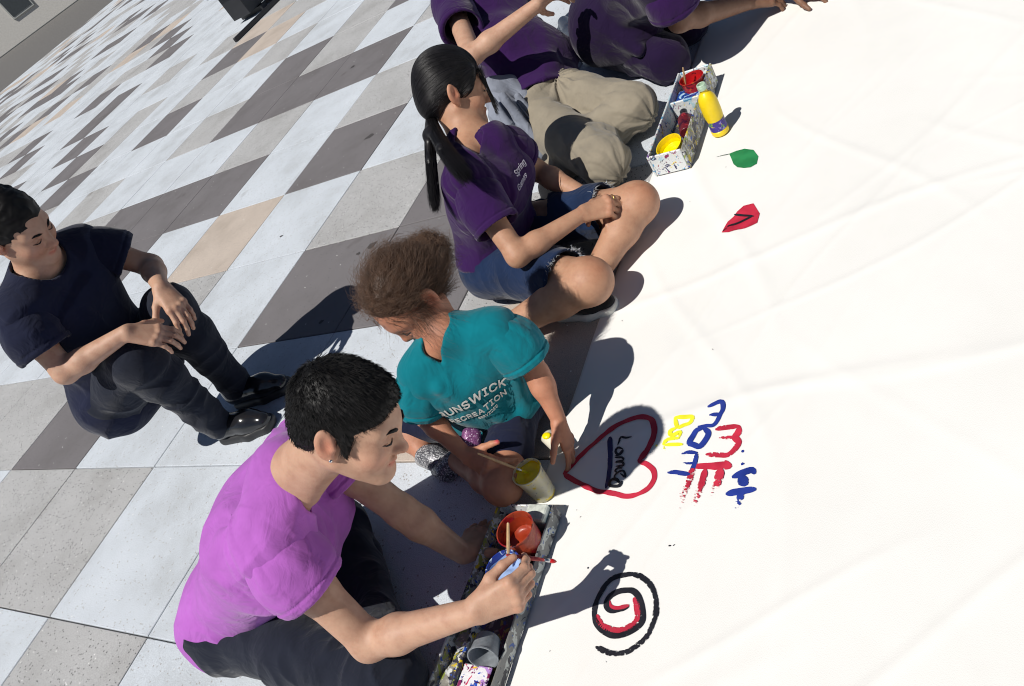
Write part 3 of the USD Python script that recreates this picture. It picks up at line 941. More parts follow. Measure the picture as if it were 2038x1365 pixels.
def garment(name, cl, res, mat, parent, folds=(), it=2, label=None, seed=0, amp=.003, freq=(9, 9, 22), frame=None, pulls=(), seams=()):
    """A garment's mesh, rumpled by stretched noise along its own frame."""
    v, f = cl.mesh(res)
    v = smooth_mesh(v, f, it)
    n = normals(v, f)
    q = v if frame is None else v @ np.asarray(frame).T
    w = q * V(*freq)
    w = w + 1.3 * np.stack([meshkit.noise(q * 6 + 5 * k, 40 + seed + k) - .5 for k in range(3)], -1)
    a = 1 - np.abs(2 * meshkit.noise(w, seed) - 1)
    b = meshkit.noise(w * V(2.1, 1.7, 1.9) + 7, seed + 9)
    v = v + n * (amp * (1.5 * a ** 2 + .6 * b - .7))[:, None]
    for i, (o, ax, reach, hgt, num) in enumerate(pulls):               # folds that fan out from a point where the cloth is held
        d = v - o
        r = np.linalg.norm(d, axis=1)
        fr = frame_rows(ax, V(.31, .17, .93))
        th = np.arctan2(d @ fr[0], d @ fr[2]) + .5 * (meshkit.noise(v * 14, 70 + i) - .5)
        wv = np.maximum(np.sin(th * num + i) , -.25)
        v = v + n * (hgt * wv * np.exp(-(r / reach) ** 2) * np.clip(r / (.35 * reach), 0, 1))[:, None]
    for o, ax, rad in seams:
        d = v - o
        s = d @ unit(ax)
        near = np.linalg.norm(d - s[:, None] * unit(ax), axis=1) < rad
        v = v + n * (near * (-.0026 * np.exp(-(s / .0026) ** 2) + .0012 * np.exp(-((s - .006) / .004) ** 2)))[:, None]
    return obj(name, (v, f), mat, parent, smooth=True, label=label), (v, f)


def sleeve(parent, mat, S, E_, f, r0, r1, res, inward=None, seed=0, amp=.004, flare=0.0):
    """A short sleeve as a part of its own: from the armhole seam to its hem at f of the upper arm."""
    d = E_ - S
    c = Clay()
    start = S if inward is None else S + inward
    c.rc(start, S + d * f * .55, r0, (r0 + r1) / 2, .03)
    c.rc(S + d * f * .5, S + d * (f + .12), (r0 + r1) / 2, r1 + flare, .03)
    c.shell(max(.0056, 2.1 * res))
    c.cut(S + d * f, unit(d), .4)
    garment('sleeve', c, res, mat, parent, seed=seed, amp=amp, freq=(9, 9, 6), pulls=[(S - d * .05, d, .11, .004 if res < .004 else .0015, 7)], seams=[(S + d * (f - .018 / np.linalg.norm(d)), d, .14)])


def scatter(v, f, n, rs, mask=None):
    """n points on a mesh with their normals."""
    c = np.cross(v[f[:, 1]] - v[f[:, 0]], v[f[:, 2]] - v[f[:, 0]])
    area = np.linalg.norm(c, axis=1)
    if mask is not None:
        area = area * mask(v[f].mean(1))
    i = rs.choice(len(f), n, p=area / area.sum())
    a, b = rs.rand(n, 1), rs.rand(n, 1)
    o = (a + b > 1)
    a, b = np.where(o, 1 - a, a), np.where(o, 1 - b, b)
    t = f[i]
    return v[t[:, 0]] * (1 - a - b) + v[t[:, 1]] * a + v[t[:, 2]] * b, c[i] / np.maximum(np.linalg.norm(c[i], axis=1, keepdims=True), 1e-12)
# ---------------------------------------------------------------- the woman in the magenta tee, brush in hand
SKIN_TAN = skin('skin_tan', (0.50, 0.295, 0.20))
SKIN_OLIVE = skin('skin_olive', (0.46, 0.25, 0.155))
SKIN_WARM = skin('skin_warm', (0.47, 0.21, 0.125))
SKIN_DEEP = skin('skin_deep', (0.20, 0.105, 0.065))
MAGENTA = cloth('magenta_cotton', (0.40, 0.115, 0.46))
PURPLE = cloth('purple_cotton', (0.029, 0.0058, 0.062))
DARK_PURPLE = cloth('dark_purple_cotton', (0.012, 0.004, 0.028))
TEAL = cloth('teal_cotton', (0.0, 0.16, 0.20))
DARK_JEAN = cloth('dark_denim', (0.012, 0.015, 0.026), weave=1200)
DENIM = cloth('blue_denim', (0.008, 0.020, 0.058), var=.35, weave=1200)
NAVY_CLOTH = cloth('navy_cotton', (0.010, 0.013, 0.035))
KHAKI = cloth('khaki_twill', (0.27, 0.235, 0.178), fold=18)
GREY_KNIT = cloth('grey_fleece', (0.22, 0.24, 0.29), fold=30)
BLACK_HAIR = hair_look('black_hair', (0.007, 0.0065, 0.0065), 0.5, 0.2)
BLACK_HAIR_LONG = hair_look('glossy_black_hair', (0.009, 0.008, 0.009), 0.40, 0.35)
BROWN_HAIR = hair_look('frizzy_brown_hair', (0.095, 0.050, 0.028), 0.5)
LASH = plain('lash_dark', (0.012, 0.009, 0.008), 0.6)
STUD = plain('stud_silver', (0.8, 0.8, 0.8), 0.15, metallic=1.0)

woman = thing('person', 'adult with cropped black hair in a magenta tee, leaning forward holding a paintbrush', 'person')
hcW = at(694, 838, .65)
sW = .935
FW, UW = cdir(.96, .22, -.06), cdir(.22, -.76, -.46)
JW = dict(sR=V(1.625, -1.757, .480), sL=V(1.55, -1.50, .470), neck=V(1.655, -1.63, .545), chest=V(1.46, -1.665, .385), pel=V(1.12, -1.70, .135),
          hR=V(1.12, -1.80, .125), hL=V(1.12, -1.61, .125), eR=at(735, 1278, .22), wR=at(946, 1216, .25), eL=at(800, 1018, .225), wL=at(922, 1102, .062),
          kR=at(770, 1350, .085), aR=V(1.42, -1.58, .055), kL=at(672, 1050, .10), aL=V(1.50, -1.72, .055))
cl = Clay()
RW = add_head(cl, hcW, FW, UW, sW)
HW = rows_at(RW, hcW, sW)
nkx = JW['neck']
cl.rc(HW(0, -.022, -.045), nkx + V(.01, 0, .0), .052, .056, .03)
cl.rc(HW(.03, -.02, -.03), nkx + V(.05, -.03, -.03), .018, .018, .03)
add_torso(cl, JW, .94, .009)
add_arm(cl, JW['sR'], JW['eR'], JW['wR'], 1.0)
add_arm(cl, JW['sL'], JW['eL'], JW['wL'], 1.0)
add_leg(cl, JW['hR'], JW['kR'], JW['aR'], .98)
add_leg(cl, JW['hL'], JW['kL'], JW['aL'], .98)
# right hand: back of the hand to the viewer, brush pinched between thumb and fingers
FR = unit(at(1040, 1174, .247) - JW['wR'])
NR = unit(-CAM_FWD * .75 + CAM_DOWN * .35 + V(0, -.1, .2))
jR = add_hand(cl, JW['wR'], FR, NR, 'R', .98, curls=((.75, .75, .35), (.85, .95, .5), (.95, 1.05, .6), (1.0, 1.1, .6)),
              spread=(.02, 0, -.02, -.05), thumb=(.86, .42, .42), thumb_bend=(.25, .3))
FL = unit(at(962, 1050, .02) - JW['wL'])
jL = add_hand(cl, JW['wL'], FL, V(.25, .1, 1), 'L', .95, curls=((.28, .12, .08), (.22, .12, .08), (.22, .14, .08), (.26, .12, .1)), spread=(.16, .05, -.08, -.22), thumb=(.6, .75, .25))


def tintW(v):
    t = face_tint(v, hcW, RW, sW, (1.02, .62, .62))
    for js in (jR, jL):
        for f in js:
            for i, p in enumerate(f):
                w = np.exp(-((v - p) ** 2).sum(1) / (.011 ** 2))[:, None] * (.5 if 0 < i < 3 else .8)
                t = t * (1 - w) + t * V(1.06, .84, .80) * w
    return t


bodyW, vW, fW = body_prim(cl, .0026, SKIN_TAN, woman, tintW)

# the tee
sh = Clay()
xW, fwW, upW = add_torso(sh, JW, .94, .024, k=.06, bust=.075)
sh.shell(.0062)
nl = nkx + fwW * .058 + upW * .016
sh.sph(nl, .068, .004, 's')
sh.sph(nl + fwW * .05 - upW * .045, .058, .02, 's')
sh.cut(JW['pel'] - upW * .03, -upW, .30)
arm_pit = [(JW[S] - upW * .06 + q * xW * .0, JW[E_] - JW[S]) for S, E_, q in (('sR', 'eR', 1), ('sL', 'eL', -1))]
garment('tee', sh, .0030, MAGENTA, woman, seed=3, amp=.0055, freq=(6, 12, 7), pulls=[(o + fwW * .04, d, .16, .007, 8) for o, d in arm_pit])
for S, E_ in (('sR', 'eR'), ('sL', 'eL')):
    sleeve(woman, MAGENTA, JW[S], JW[E_], .42, .070, .076, .0030, inward=xW * (-.03 if S == 'sR' else .03), seed=4, amp=.004)

jn = Clay()
jn.rc(JW['hR'], JW['hL'], .112, .112, .05)
jn.rc(JW['pel'], JW['pel'] + upW * .10, .115, .105, .05)
for a, b, c in (('hR', 'kR', 'aR'), ('hL', 'kL', 'aL')):
    add_leg(jn, JW[a], JW[b], JW[c], 1.0, .035, (.100, .084, .071, .066, .05))
garment('jeans', jn, .0045, DARK_JEAN, woman, seed=5, amp=.006, freq=(14, 14, 9))
for a, k_ in (('aR', 'kR'), ('aL', 'kL')):
    fo = Clay()
    d = unit(V(*(JW[a] - JW[k_])[:2], 0))
    fo.chain([JW[a] - V(0, 0, .01), JW[a] + d * .06 - V(0, 0, .02), JW[a] + d * .15 - V(0, 0, .022)], [.040, .036, .030], .03)
    garment('shoe', fo, .005, DARK_JEAN, woman, amp=.001)

# cropped hair: a cap with thousands of short strands
hp = Clay()
hp.el(HW(0, -.016, .040), V(.0785, .098, .087) * sW, RW, .02)
hp.el(HW(0, .038, .060), V(.056, .048, .040) * sW, RW, .03)
hp.el(HW(0, -.060, -.012), V(.064, .050, .060) * sW, RW, .03)
hp.rc(HW(.066, .018, .012), HW(.072, .020, -.018), .011, .006, .012)
hp.rc(HW(-.066, .018, .012), HW(-.072, .020, -.018), .011, .006, .012)
for q in (-1, 1):
    hp.el(HW(q * .09, -.012, -.012), V(.022, .026, .040) * sW, RW, .006, 's')
    hp.el(HW(q * .060, .095, -.01), V(.045, .060, .052) * sW, RW, .012, 's')
hp.el(HW(0, .112, .020), V(.078, .052, .050) * sW, RW, .012, 's')
hv, hf = hp.mesh(.003)
hv = smooth_mesh(hv, hf, 2)
hn = normals(hv, hf)
hv2 = hv + hn * (.0035 * (meshkit.fbm(hv * 130, 2, 8) - .5))[:, None]
obj('hair', (hv2, hf), BLACK_HAIR, woman, smooth=True)
rs = np.random.RandomState(21)
hq, hqn = scatter(hv, hf, 9000, rs)
hl = (hq - hcW) @ RW.T / sW
keep = (hl[:, 2] > -.045)
hq, hqn, hl = hq[keep], hqn[keep], hl[keep]
lines, widths = [], []
crown = HW(-.01, -.075, .10)
for p, n, l in zip(hq, hqn, hl):
    away = unit(p - crown + 1e-6)
    flow = away - n * (away @ n)
    ln = (.012 if l[2] > .05 else .008) * rs.uniform(.7, 1.3) * (.55 if l[1] > .06 else 1)
    d = unit(n * rs.uniform(.12, .42) + flow * 1.0 + rs.normal(0, .2, 3))
    lines.append(np.array([p - n * .001, p + d * ln * .5, p + d * ln * .85 + flow * ln * .25]))
    widths.append(np.array([.0009, .0007, .0003]))
curves('hair_strands', lines, widths, BLACK_HAIR, woman)
# brow, lashes and ear stud
for q in (-1, 1):
    eb = [HW(q * x, y, z) for x, y, z in ((.012, .0965, .018), (.022, .0955, .0225), (.034, .0890, .0250), (.048, .0775, .0205))]
    obj('eyebrow', tube(eb, [.0014, .0036, .0034, .0010], 8), BLACK_HAIR, woman, smooth=True)
    ls = [HW(q * x, y, z) for x, y, z in ((.0185, .0895, .0005), (.025, .0915, -.003), (.032, .0915, -.0045), (.040, .0865, -.004), (.0465, .079, -.0015))]
    obj('lashes', tube(ls, [.0008, .0015, .0019, .0016, .0008], 6), LASH, woman, smooth=True)
obj('ear_stud', (lambda m: (np.array(m.vertices) * .0032 + HW(.084, -.002, -.031), np.array(m.faces)))(trimesh.creation.icosphere(2)), STUD, woman, smooth=True)
# ---------------------------------------------------------------- the child in the teal tee, stirring yellow paint
import shapely.geometry as sg
child = thing('person', 'child with frizzy brown ponytail in a lettered teal tee, seated and looking down', 'person')
hcC = at(812, 594, .505)
FC, UC = cdir(-.26, .92, -.02), cdir(-.66, -.24, -.70)
sC = .92
JC = dict(sR=V(1.625, -1.215, .350), sL=V(1.835, -1.105, .365), neck=V(1.722, -1.145, .410), chest=V(1.710, -1.135, .290), pel=V(1.630, -1.085, .095),
          hR=V(1.56, -1.11, .085), hL=V(1.70, -1.06, .085), eR=at(845, 825, .235), wR=at(930, 908, .145), eL=at(1068, 742, .225), wL=at(1112, 836, .118),
          kR=at(806, 852, .085), aR=at(846, 905, .045), kL=at(1000, 965, .075), aL=at(905, 915, .035))
cl = Clay()
RC_ = add_head(cl, hcC, FC, UC, sC, soft=True)
HC = rows_at(RC_, hcC, sC)
cl.rc(HC(0, -.022, -.045), JC['neck'], .043, .044, .03)
add_torso(cl, JC, .68, 0.007, .04)
add_arm(cl, JC['sR'], JC['eR'], JC['wR'], .74)
add_arm(cl, JC['sL'], JC['eL'], JC['wL'], .74)
add_leg(cl, JC['hR'], JC['kR'], JC['aR'], .74)
add_leg(cl, JC['hL'], JC['kL'], JC['aL'], .78)
jcR = add_hand(cl, JC['wR'], unit(at(992, 936, .125) - JC['wR']), V(-.45, -.35, .55), 'R', .80, curls=((.45, .55, .3), (.75, .8, .4), (.9, .9, .5), (1.0, 1.0, .5)),
               spread=(.02, 0, -.02, -.05), thumb=(.85, .62, .05), thumb_bend=(.0, .1), k=.004)
jcL = add_hand(cl, JC['wL'], unit(at(1140, 905, .022) - JC['wL']), V(.55, .25, .45), 'L', .80, curls=((.20, .2, .1), (.15, .2, .1), (.2, .25, .15), (.35, .3, .2)),
               spread=(.06, .02, -.04, -.12), thumb=(.72, .70, .20), thumb_bend=(.05, .1), k=.004)


def tintC(v):
    t = face_tint(v, hcC, RC_, sC, (1.02, .68, .68))
    p = jcR[4][3]
    w = np.exp(-((v - p - unit(jcR[4][3] - jcR[4][2]) * .001 - V(0, 0, .004)) ** 2).sum(1) / (.0062 ** 2))[:, None]
    t = t * (1 - w) + t * V(1.2, .22, .62) * w               # pink nail
    return t


body_prim(cl, .0026, SKIN_WARM, child, tintC)

st = Clay()
xC, fwC, upC = add_torso(st, JC, .68, .019, k=.05)
belly = JC['pel'] * .45 + JC['chest'] * .55
st.el(belly + fwC * .030, V(.125, .085, .13), np.array([xC, fwC, upC]), .05)
# folds that hang from the shoulders and gather at the lap
for a, b, r in ((JC['sR'] + fwC * .05, JC['pel'] + fwC * .13 - xC * .03, .016), (JC['sR'] + fwC * .07 - xC * .05, JC['pel'] + fwC * .14 - xC * .07 + upC * .03, .012), (JC['sL'] + fwC * .06, JC['pel'] + fwC * .12 + upC * .06 - xC * .10, .012),
                (JC['pel'] + fwC * .115 + xC * .10 + upC * .05, JC['pel'] + fwC * .15 - xC * .02 + upC * .02, .020), (JC['pel'] + fwC * .14 - xC * .02 + upC * .045, JC['pel'] + fwC * .10 - xC * .13 + upC * .05, .020)):
    st.rc(a, b, r * .7, r, .035)
st.shell(.0058)
nC = JC['neck'] + fwC * .030 + upC * .010
vb, vt = sight(st, 878, 722), sight(st, 856, 692)
hb = HC(0, -.022, -.045)
vn = sight(st, 866, 640)
st.rc(JC['neck'] + unit(hb - JC['neck']) * .012, hb, .046, .047, .004, 's')
st.rc(vn, vt, .034, .026, .004, 's')
st.rc(vt, vb, .022, .005, .006, 's')
st.cut(JC['pel'] + upC * .012, -upC - fwC * .25, .30)
garment('tee', st, .0026, TEAL, child, seed=13, amp=.0030, freq=(9, 9, 6))
for S, E_, f_ in (('sR', 'eR', .80), ('sL', 'eL', .74)):
    sleeve(child, TEAL, JC[S], JC[E_], f_, .054, .064, .0026, inward=xC * (-.025 if S == 'sR' else .025), seed=14, amp=.003)
# trim at the neck
LETTER = plain('shirt_print', (0.62, 0.62, 0.58), 0.75, var=.10, scale=80)


def shirt_text(text, height, anchor, xdir, ydir, clay, mat, parent, arc=0.0, bold=True, label=None, spacing=1.08):
    """Printed lettering laid on a garment: each letter is pressed on to the cloth along its own normal."""
    ndir = unit(np.cross(xdir, ydir))
    whole = meshkit.text_mesh(text, height, .0005, bold)
    x = 0.0
    width = whole.bounds[1][0] * spacing
    for ch in text:
        m = meshkit.text_mesh(ch, height, .0005, bold)
        w = m.bounds[1][0] - m.bounds[0][0]
        v, f = trimesh.remesh.subdivide_to_size(m.vertices, m.faces, height * .22)
        v = np.array(v)
        v[:, 0] += x - m.bounds[0][0]
        x += w + height * .16
        u = v[:, 0] - width / 2
        a = arc * u
        r = v[:, 1]
        if arc:
            uu = np.sin(a) / arc + r * np.sin(a)
            vv = (np.cos(a) - 1) / arc + r * np.cos(a)
        else:
            uu, vv = u, r
        p = np.asarray(anchor, float) + np.outer(uu, xdir) + np.outer(vv, ydir) + ndir * .09
        top = v[:, 2] > .00025
        hit = clay.settle(p, -ndir, 40, .0042)
        hit = hit + ndir * np.where(top, .0008, 0.0)[:, None]
        obj('print_letter', (hit, np.array(f)), mat, parent, smooth=False)


tx = unit(xC * -1.0 + upC * .0)
tx = -xC                                            # left to right as the viewer reads it
shirt_text('BRUNSWICK', .0235, JC['chest'] + fwC * .10 - upC * .004 + xC * .026, tx, unit(upC * .9 + fwC * -.2), st, LETTER, child, arc=3.4)
shirt_text('RECREATION', .0175, JC['chest'] + fwC * .10 - upC * .048 + xC * .016, tx, unit(upC * .9 + fwC * -.2), st, LETTER, child, arc=1.0)
shirt_text('SERVICES', .0085, JC['chest'] + fwC * .10 - upC * .066 - xC * .004, tx, unit(upC * .9 + fwC * -.2), st, LETTER, child, arc=.8, bold=False)

pt = Clay()
pt.rc(JC['hR'], JC['hL'], .085, .085, .04)
pt.rc(JC['pel'], JC['pel'] + upC * .08, .088, .085, .04)
pt.rc(JC['hR'], JC['kR'] * .85 + JC['hR'] * .15, .074, .058, .03)
pt.rc(JC['hL'], JC['kL'] * .62 + JC['hL'] * .38, .074, .064, .03)
garment('cropped_trousers', pt, .0035, NAVY_CLOTH, child, seed=15, amp=.004, freq=(14, 14, 10))
SILVER = look('silver_glitter', {
    'g': ('texture_coordinate', {}), 'v': ('voronoi_texture', {'scale': 420.0}),
    'r': ('rgb_ramp', {'ramp': [(0.2, (0.09, 0.09, 0.10)), (0.6, (0.20, 0.20, 0.22)), (0.95, (0.8, 0.8, 0.8))]}), 's': ('separate_color', {}),
    'b': ('bump', {'strength': .7, 'distance': 0.002}), 'p': ('principled_bsdf', {'roughness': 0.45, 'metallic': 0.4})},
    [('g.object', 'v.vector'), ('v.color', 's.color'), ('s.r', 'r.fac'), ('r.color', 'p.base_color'), ('s.g', 'b.height'), ('b.normal', 'p.normal')], 'p.BSDF')
RUBBER_GREY = plain('grey_rubber', (0.34, 0.33, 0.33), 0.6)
sh_ = Clay()
a0 = at(868, 912, .035)
sh_.chain([JC['aR'] + V(0, 0, .0), a0, at(905, 925, .025)], [.028, .029, .022], .03)
garment('shoe', sh_, .003, SILVER, child, amp=.0012)
so = Clay()
so.rc(at(842, 912, .016), at(858, 922, .014), .024, .020, .02)
garment('shoe_toe', so, .003, RUBBER_GREY, child, amp=.0004)
so = Clay()
so.chain([JC['aL'], at(890, 935, .022), at(872, 935, .02)], [.028, .026, .020], .03)
garment('shoe', so, .003, SILVER, child, amp=.0012)

# hair: smooth to the crown, then a frizzy tied bunch
hc_ = Clay()
hc_.el(HC(0, -.016, .038), V(.077, .097, .087) * sC, RC_, .02)
hc_.el(HC(0, -.055, -.020), V(.066, .052, .062) * sC, RC_, .03)
for q in (-1, 1):
    hc_.el(HC(q * .09, -.010, -.010), V(.022, .026, .040) * sC, RC_, .006, 's')
hc_.el(HC(.0, .118, .004), V(.092, .074, .070) * sC, RC_, .014, 's')
hv, hf = hc_.mesh(.003)
hv = smooth_mesh(hv, hf, 2)
hn = normals(hv, hf)
obj('hair', (hv + hn * (.005 * (meshkit.fbm(hv * 90, 3, 8) - .5))[:, None], hf), BROWN_HAIR, child, smooth=True)
rs = np.random.RandomState(31)
BUN = at(848, 508, .515)
TIE = at(812, 516, .555)
hq, hqn = scatter(hv, hf, 4600, rs)
lines, widths = [], []
for p, n in zip(hq, hqn):
    to = unit(TIE - p)
    d = unit(to - n * (to @ n))
    ln = rs.uniform(.03, .085)
    ph = rs.uniform(0, 6.28)
    sd = np.cross(n, d)
    fr = 1.2 if rs.rand() > .3 else 3.0
    t = np.linspace(0, 1, 7)[:, None]
    pts = p + d * ln * t + n * (.0015 + .009 * fr * t * (1 - .4 * t)) + sd * .0025 * fr * np.sin(ph + t * 14) + n * .0018 * fr * np.cos(ph + t * 11)
    lines.append(pts); widths.append(np.linspace(.0007, .0003, 7))
for i in range(90):                                       # loose wisps round the face
    u_ = rs.uniform(-1, 1)
    p = HC(u_ * .070, .050 - abs(u_) * .05, .045 - abs(u_) * .035)
    d = unit((V(u_ * .35 + (.25 if rs.rand() > .4 else -.1), .55, -.95) + rs.normal(0, .35, 3)) @ RC_)
    ln = rs.uniform(.03, .10)
    t = np.linspace(0, 1, 9)[:, None]
    a, b = unit(rs.normal(0, 1, 3)), unit(rs.normal(0, 1, 3))
    ph = rs.uniform(0, 6.28)
    lines.append(p + d * ln * t + a * .006 * np.sin(ph + t * 9) * t + b * .006 * np.cos(ph + t * 8) * t)
    widths.append(np.linspace(.0006, .0002, 9))
for i in range(110):                                       # wisps that hang past the ear
    p = HC(-.068 + rs.normal(0, .006), .030 + rs.normal(0, .02), .010 + rs.normal(0, .02))
    d = unit(V(.25, -.15, -.9) + unit(-CAM_FWD) * .35 + CAM_RIGHT * .35 + rs.normal(0, .28, 3))
    ln = rs.uniform(.04, .12)
    t = np.linspace(0, 1, 9)[:, None]
    a, b = unit(rs.normal(0, 1, 3)), unit(rs.normal(0, 1, 3))
    ph = rs.uniform(0, 6.28)
    lines.append(p + d * ln * t + a * .007 * np.sin(ph + t * 10) * t + b * .007 * np.cos(ph + t * 8) * t)
    widths.append(np.linspace(.0006, .0002, 9))
curves('hair_strands', lines, widths, BROWN_HAIR, child)
bc = Clay()
bc.el(BUN, V(.058, .054, .052), None, .02)
bc.rc(TIE, BUN, .020, .030, .03)
bv, bf = bc.mesh(.004)
bn = normals(bv, bf)
obj('ponytail', (bv + bn * (.016 * (meshkit.fbm(bv * 45, 3, 5) - .55))[:, None], bf), BROWN_HAIR, child, smooth=True)
lines, widths = [], []
for i in range(2600):
    dv = unit(rs.normal(0, 1, 3))
    p = BUN + dv * V(.056, .052, .050) * rs.uniform(.7, 1.08)
    n = dv
    a, b = unit(np.cross(n, rs.normal(0, 1, 3))), 0
    b = np.cross(n, a)
    rr, turns, ln = rs.uniform(.002, .0055), rs.uniform(1.0, 2.4), rs.uniform(.015, .050) * (1.5 if rs.rand() > .8 else 1)
    t = np.linspace(0, 1, 11)[:, None]
    drop = V(.05, .02, -.3)
    lines.append(p + (n * .45 + a * .55 + drop * .5) * ln * t + a * rr * np.sin(t * 6.28 * turns) + b * rr * (np.cos(t * 6.28 * turns) - 1))
    widths.append(np.linspace(.0008, .0003, 11))
curves('ponytail_curls', lines, widths, BROWN_HAIR, child)
BAND = plain('white_hair_band', (0.75, 0.75, 0.75), 0.6)
tdir = unit(BUN - TIE)
rr_ = frame_rows(tdir, V(0, 0, 1))
ang = np.linspace(0, 2 * np.pi, 25)
obj('hair_band', tube([TIE + (V(math.cos(a), 0, math.sin(a)) @ rr_) * .023 for a in ang], .0055, 8), BAND, child, smooth=True)
for q in (-1, 1):
    ls = [HC(q * x, y, z) for x, y, z in ((.0185, .0895, .0005), (.025, .0915, -.003), (.032, .0915, -.0045), (.040, .0865, -.004), (.0465, .079, -.0015))]
    obj('lashes', tube(ls, [.0008, .0014, .0017, .0014, .0008], 6), LASH, child, smooth=True)
    ls = [HC(q * x, y, z) for x, y, z in ((.016, .090, .021), (.030, .086, .0255), (.046, .073, .022))]
    obj('eyebrow', tube(ls, [.0018, .0022, .0010], 6), BROWN_HAIR, child, smooth=True)
# ---------------------------------------------------------------- the girl with the black ponytail, purple tee and denim shorts
girl = thing('person', 'girl with long black ponytail in purple tee and frayed denim shorts, legs folded', 'person')
hcG = at(903, 182, .59)
FG, UG = cdir(.95, -.14, .20), cdir(.08, -.92, -.30)
JG = dict(sR=at(928, 362, .445), sL=at(984, 280, .435), neck=at(930, 262, .485), chest=V(1.515, -.455, .345), pel=V(1.410, -.455, .125),
          hR=V(1.415, -.545, .115), hL=V(1.405, -.365, .115), eR=at(1030, 508, .245), wR=at(1160, 425, .215), eL=at(1066, 338, .25), wL=at(1185, 400, .15),
          kR=at(1172, 560, .125), aR=at(985, 668, .055), kL=at(1268, 404, .115), aL=at(1168, 575, .05))
cl = Clay()
RG = add_head(cl, hcG, FG, UG, 1.0)
HG = rows_at(RG, hcG, 1.0)
cl.rc(HG(0, -.022, -.045), JG['neck'], .049, .052, .03)
add_torso(cl, JG, .86, .008)
add_arm(cl, JG['sR'], JG['eR'], JG['wR'], .90)
add_arm(cl, JG['sL'], JG['eL'], JG['wL'], .90)
add_leg(cl, JG['hR'], JG['kR'], JG['aR'], .93, .03, (.085, .072, .066, .058, .036))
add_leg(cl, JG['hL'], JG['kL'], JG['aL'], .93, .03, (.085, .070, .062, .054, .036))
jgR = add_hand(cl, JG['wR'], unit(at(1228, 402, .185) - JG['wR']), unit(-CAM_FWD * .8 - CAM_DOWN * .2 + V(0, 0, .3)), 'R', .92,
               curls=((.55, .7, .4), (.75, .85, .45), (.9, .95, .5), (1.0, 1.0, .5)), spread=(.03, 0, -.02, -.06), thumb=(.8, .5, .4), thumb_bend=(.2, .25))
jgL = add_hand(cl, JG['wL'], unit(at(1235, 432, .15) - JG['wL']), V(.1, .5, .8), 'L', .92, curls=((.3, .4, .2), (.35, .4, .2), (.4, .4, .25), (.45, .4, .25)), thumb=(.7, .6, .3))


def tintG(v):
    t = face_tint(v, hcG, RG, 1.0)
    for kn in ('kR', 'kL'):
        w = np.exp(-((v - JG[kn] - V(.05, 0, .04)) ** 2).sum(1) / (.045 ** 2))[:, None]
        t = t * (1 - w) + t * V(1.0, .86, .80) * w
    for f in jgR[:4]:
        w = np.exp(-((v - f[0]) ** 2).sum(1) / (.012 ** 2))[:, None]
        t = t * (1 - w) + t * V(1.05, .82, .78) * w
    return t


body_prim(cl, .0030, SKIN_OLIVE, girl, tintG)
st = Clay()
xG, fwG, upG = add_torso(st, JG, .86, .022, k=.05, bust=.036)
for a, b, r in ((JG['sR'] + fwG * .06, JG['pel'] + fwG * .12 + upG * .10, .016), (JG['sR'] - fwG * .05, JG['pel'] - fwG * .05 + xG * .10 + upG * .06, .018), (JG['pel'] + xG * .12 + upG * .07, JG['pel'] - xG * .02 + fwG * .13 + upG * .08, .020), (JG['pel'] - fwG * .11 + upG * .06, JG['pel'] + xG * .12 + upG * .02, .020)):
    st.rc(a, b, r * .7, r, .04)
st.shell(.006)
nG = JG['neck'] + fwG * .034 + upG * .006
vb, vt = sight(st, 948, 300), sight(st, 930, 262)
hb = HG(0, -.022, -.045)
st.rc(JG['neck'] + unit(hb - JG['neck']) * .012, hb, .068, .068, .004, 's')
st.sph(nG, .060, .010, 's')
st.rc(vt, vb, .046, .010, .006, 's')
st.cut(JG['pel'] - upG * .005, -upG, .32)
garment('tee', st, .0032, PURPLE, girl, seed=23, amp=.0055, freq=(7, 7, 5), pulls=[(JG['sR'] - upG * .07 + fwG * .03, JG['eR'] - JG['sR'], .14, .007, 9)])
for S, E_ in (('sR', 'eR'), ('sL', 'eL')):
    sleeve(girl, PURPLE, JG[S], JG[E_], .62, .058, .074, .0032, inward=xG * (-.03 if S == 'sR' else .03), seed=24, amp=.0045)
PRINT_G = plain('pale_print', (0.55, 0.52, 0.60), 0.8)
shirt_text('Spring', .017, JG['chest'] + fwG * .12 + upG * .040 - xG * .01, -xG, upG, st, PRINT_G, girl, bold=False)
shirt_text('Games', .017, JG['chest'] + fwG * .12 + upG * .010 + xG * .01, -xG, upG, st, PRINT_G, girl, bold=False)

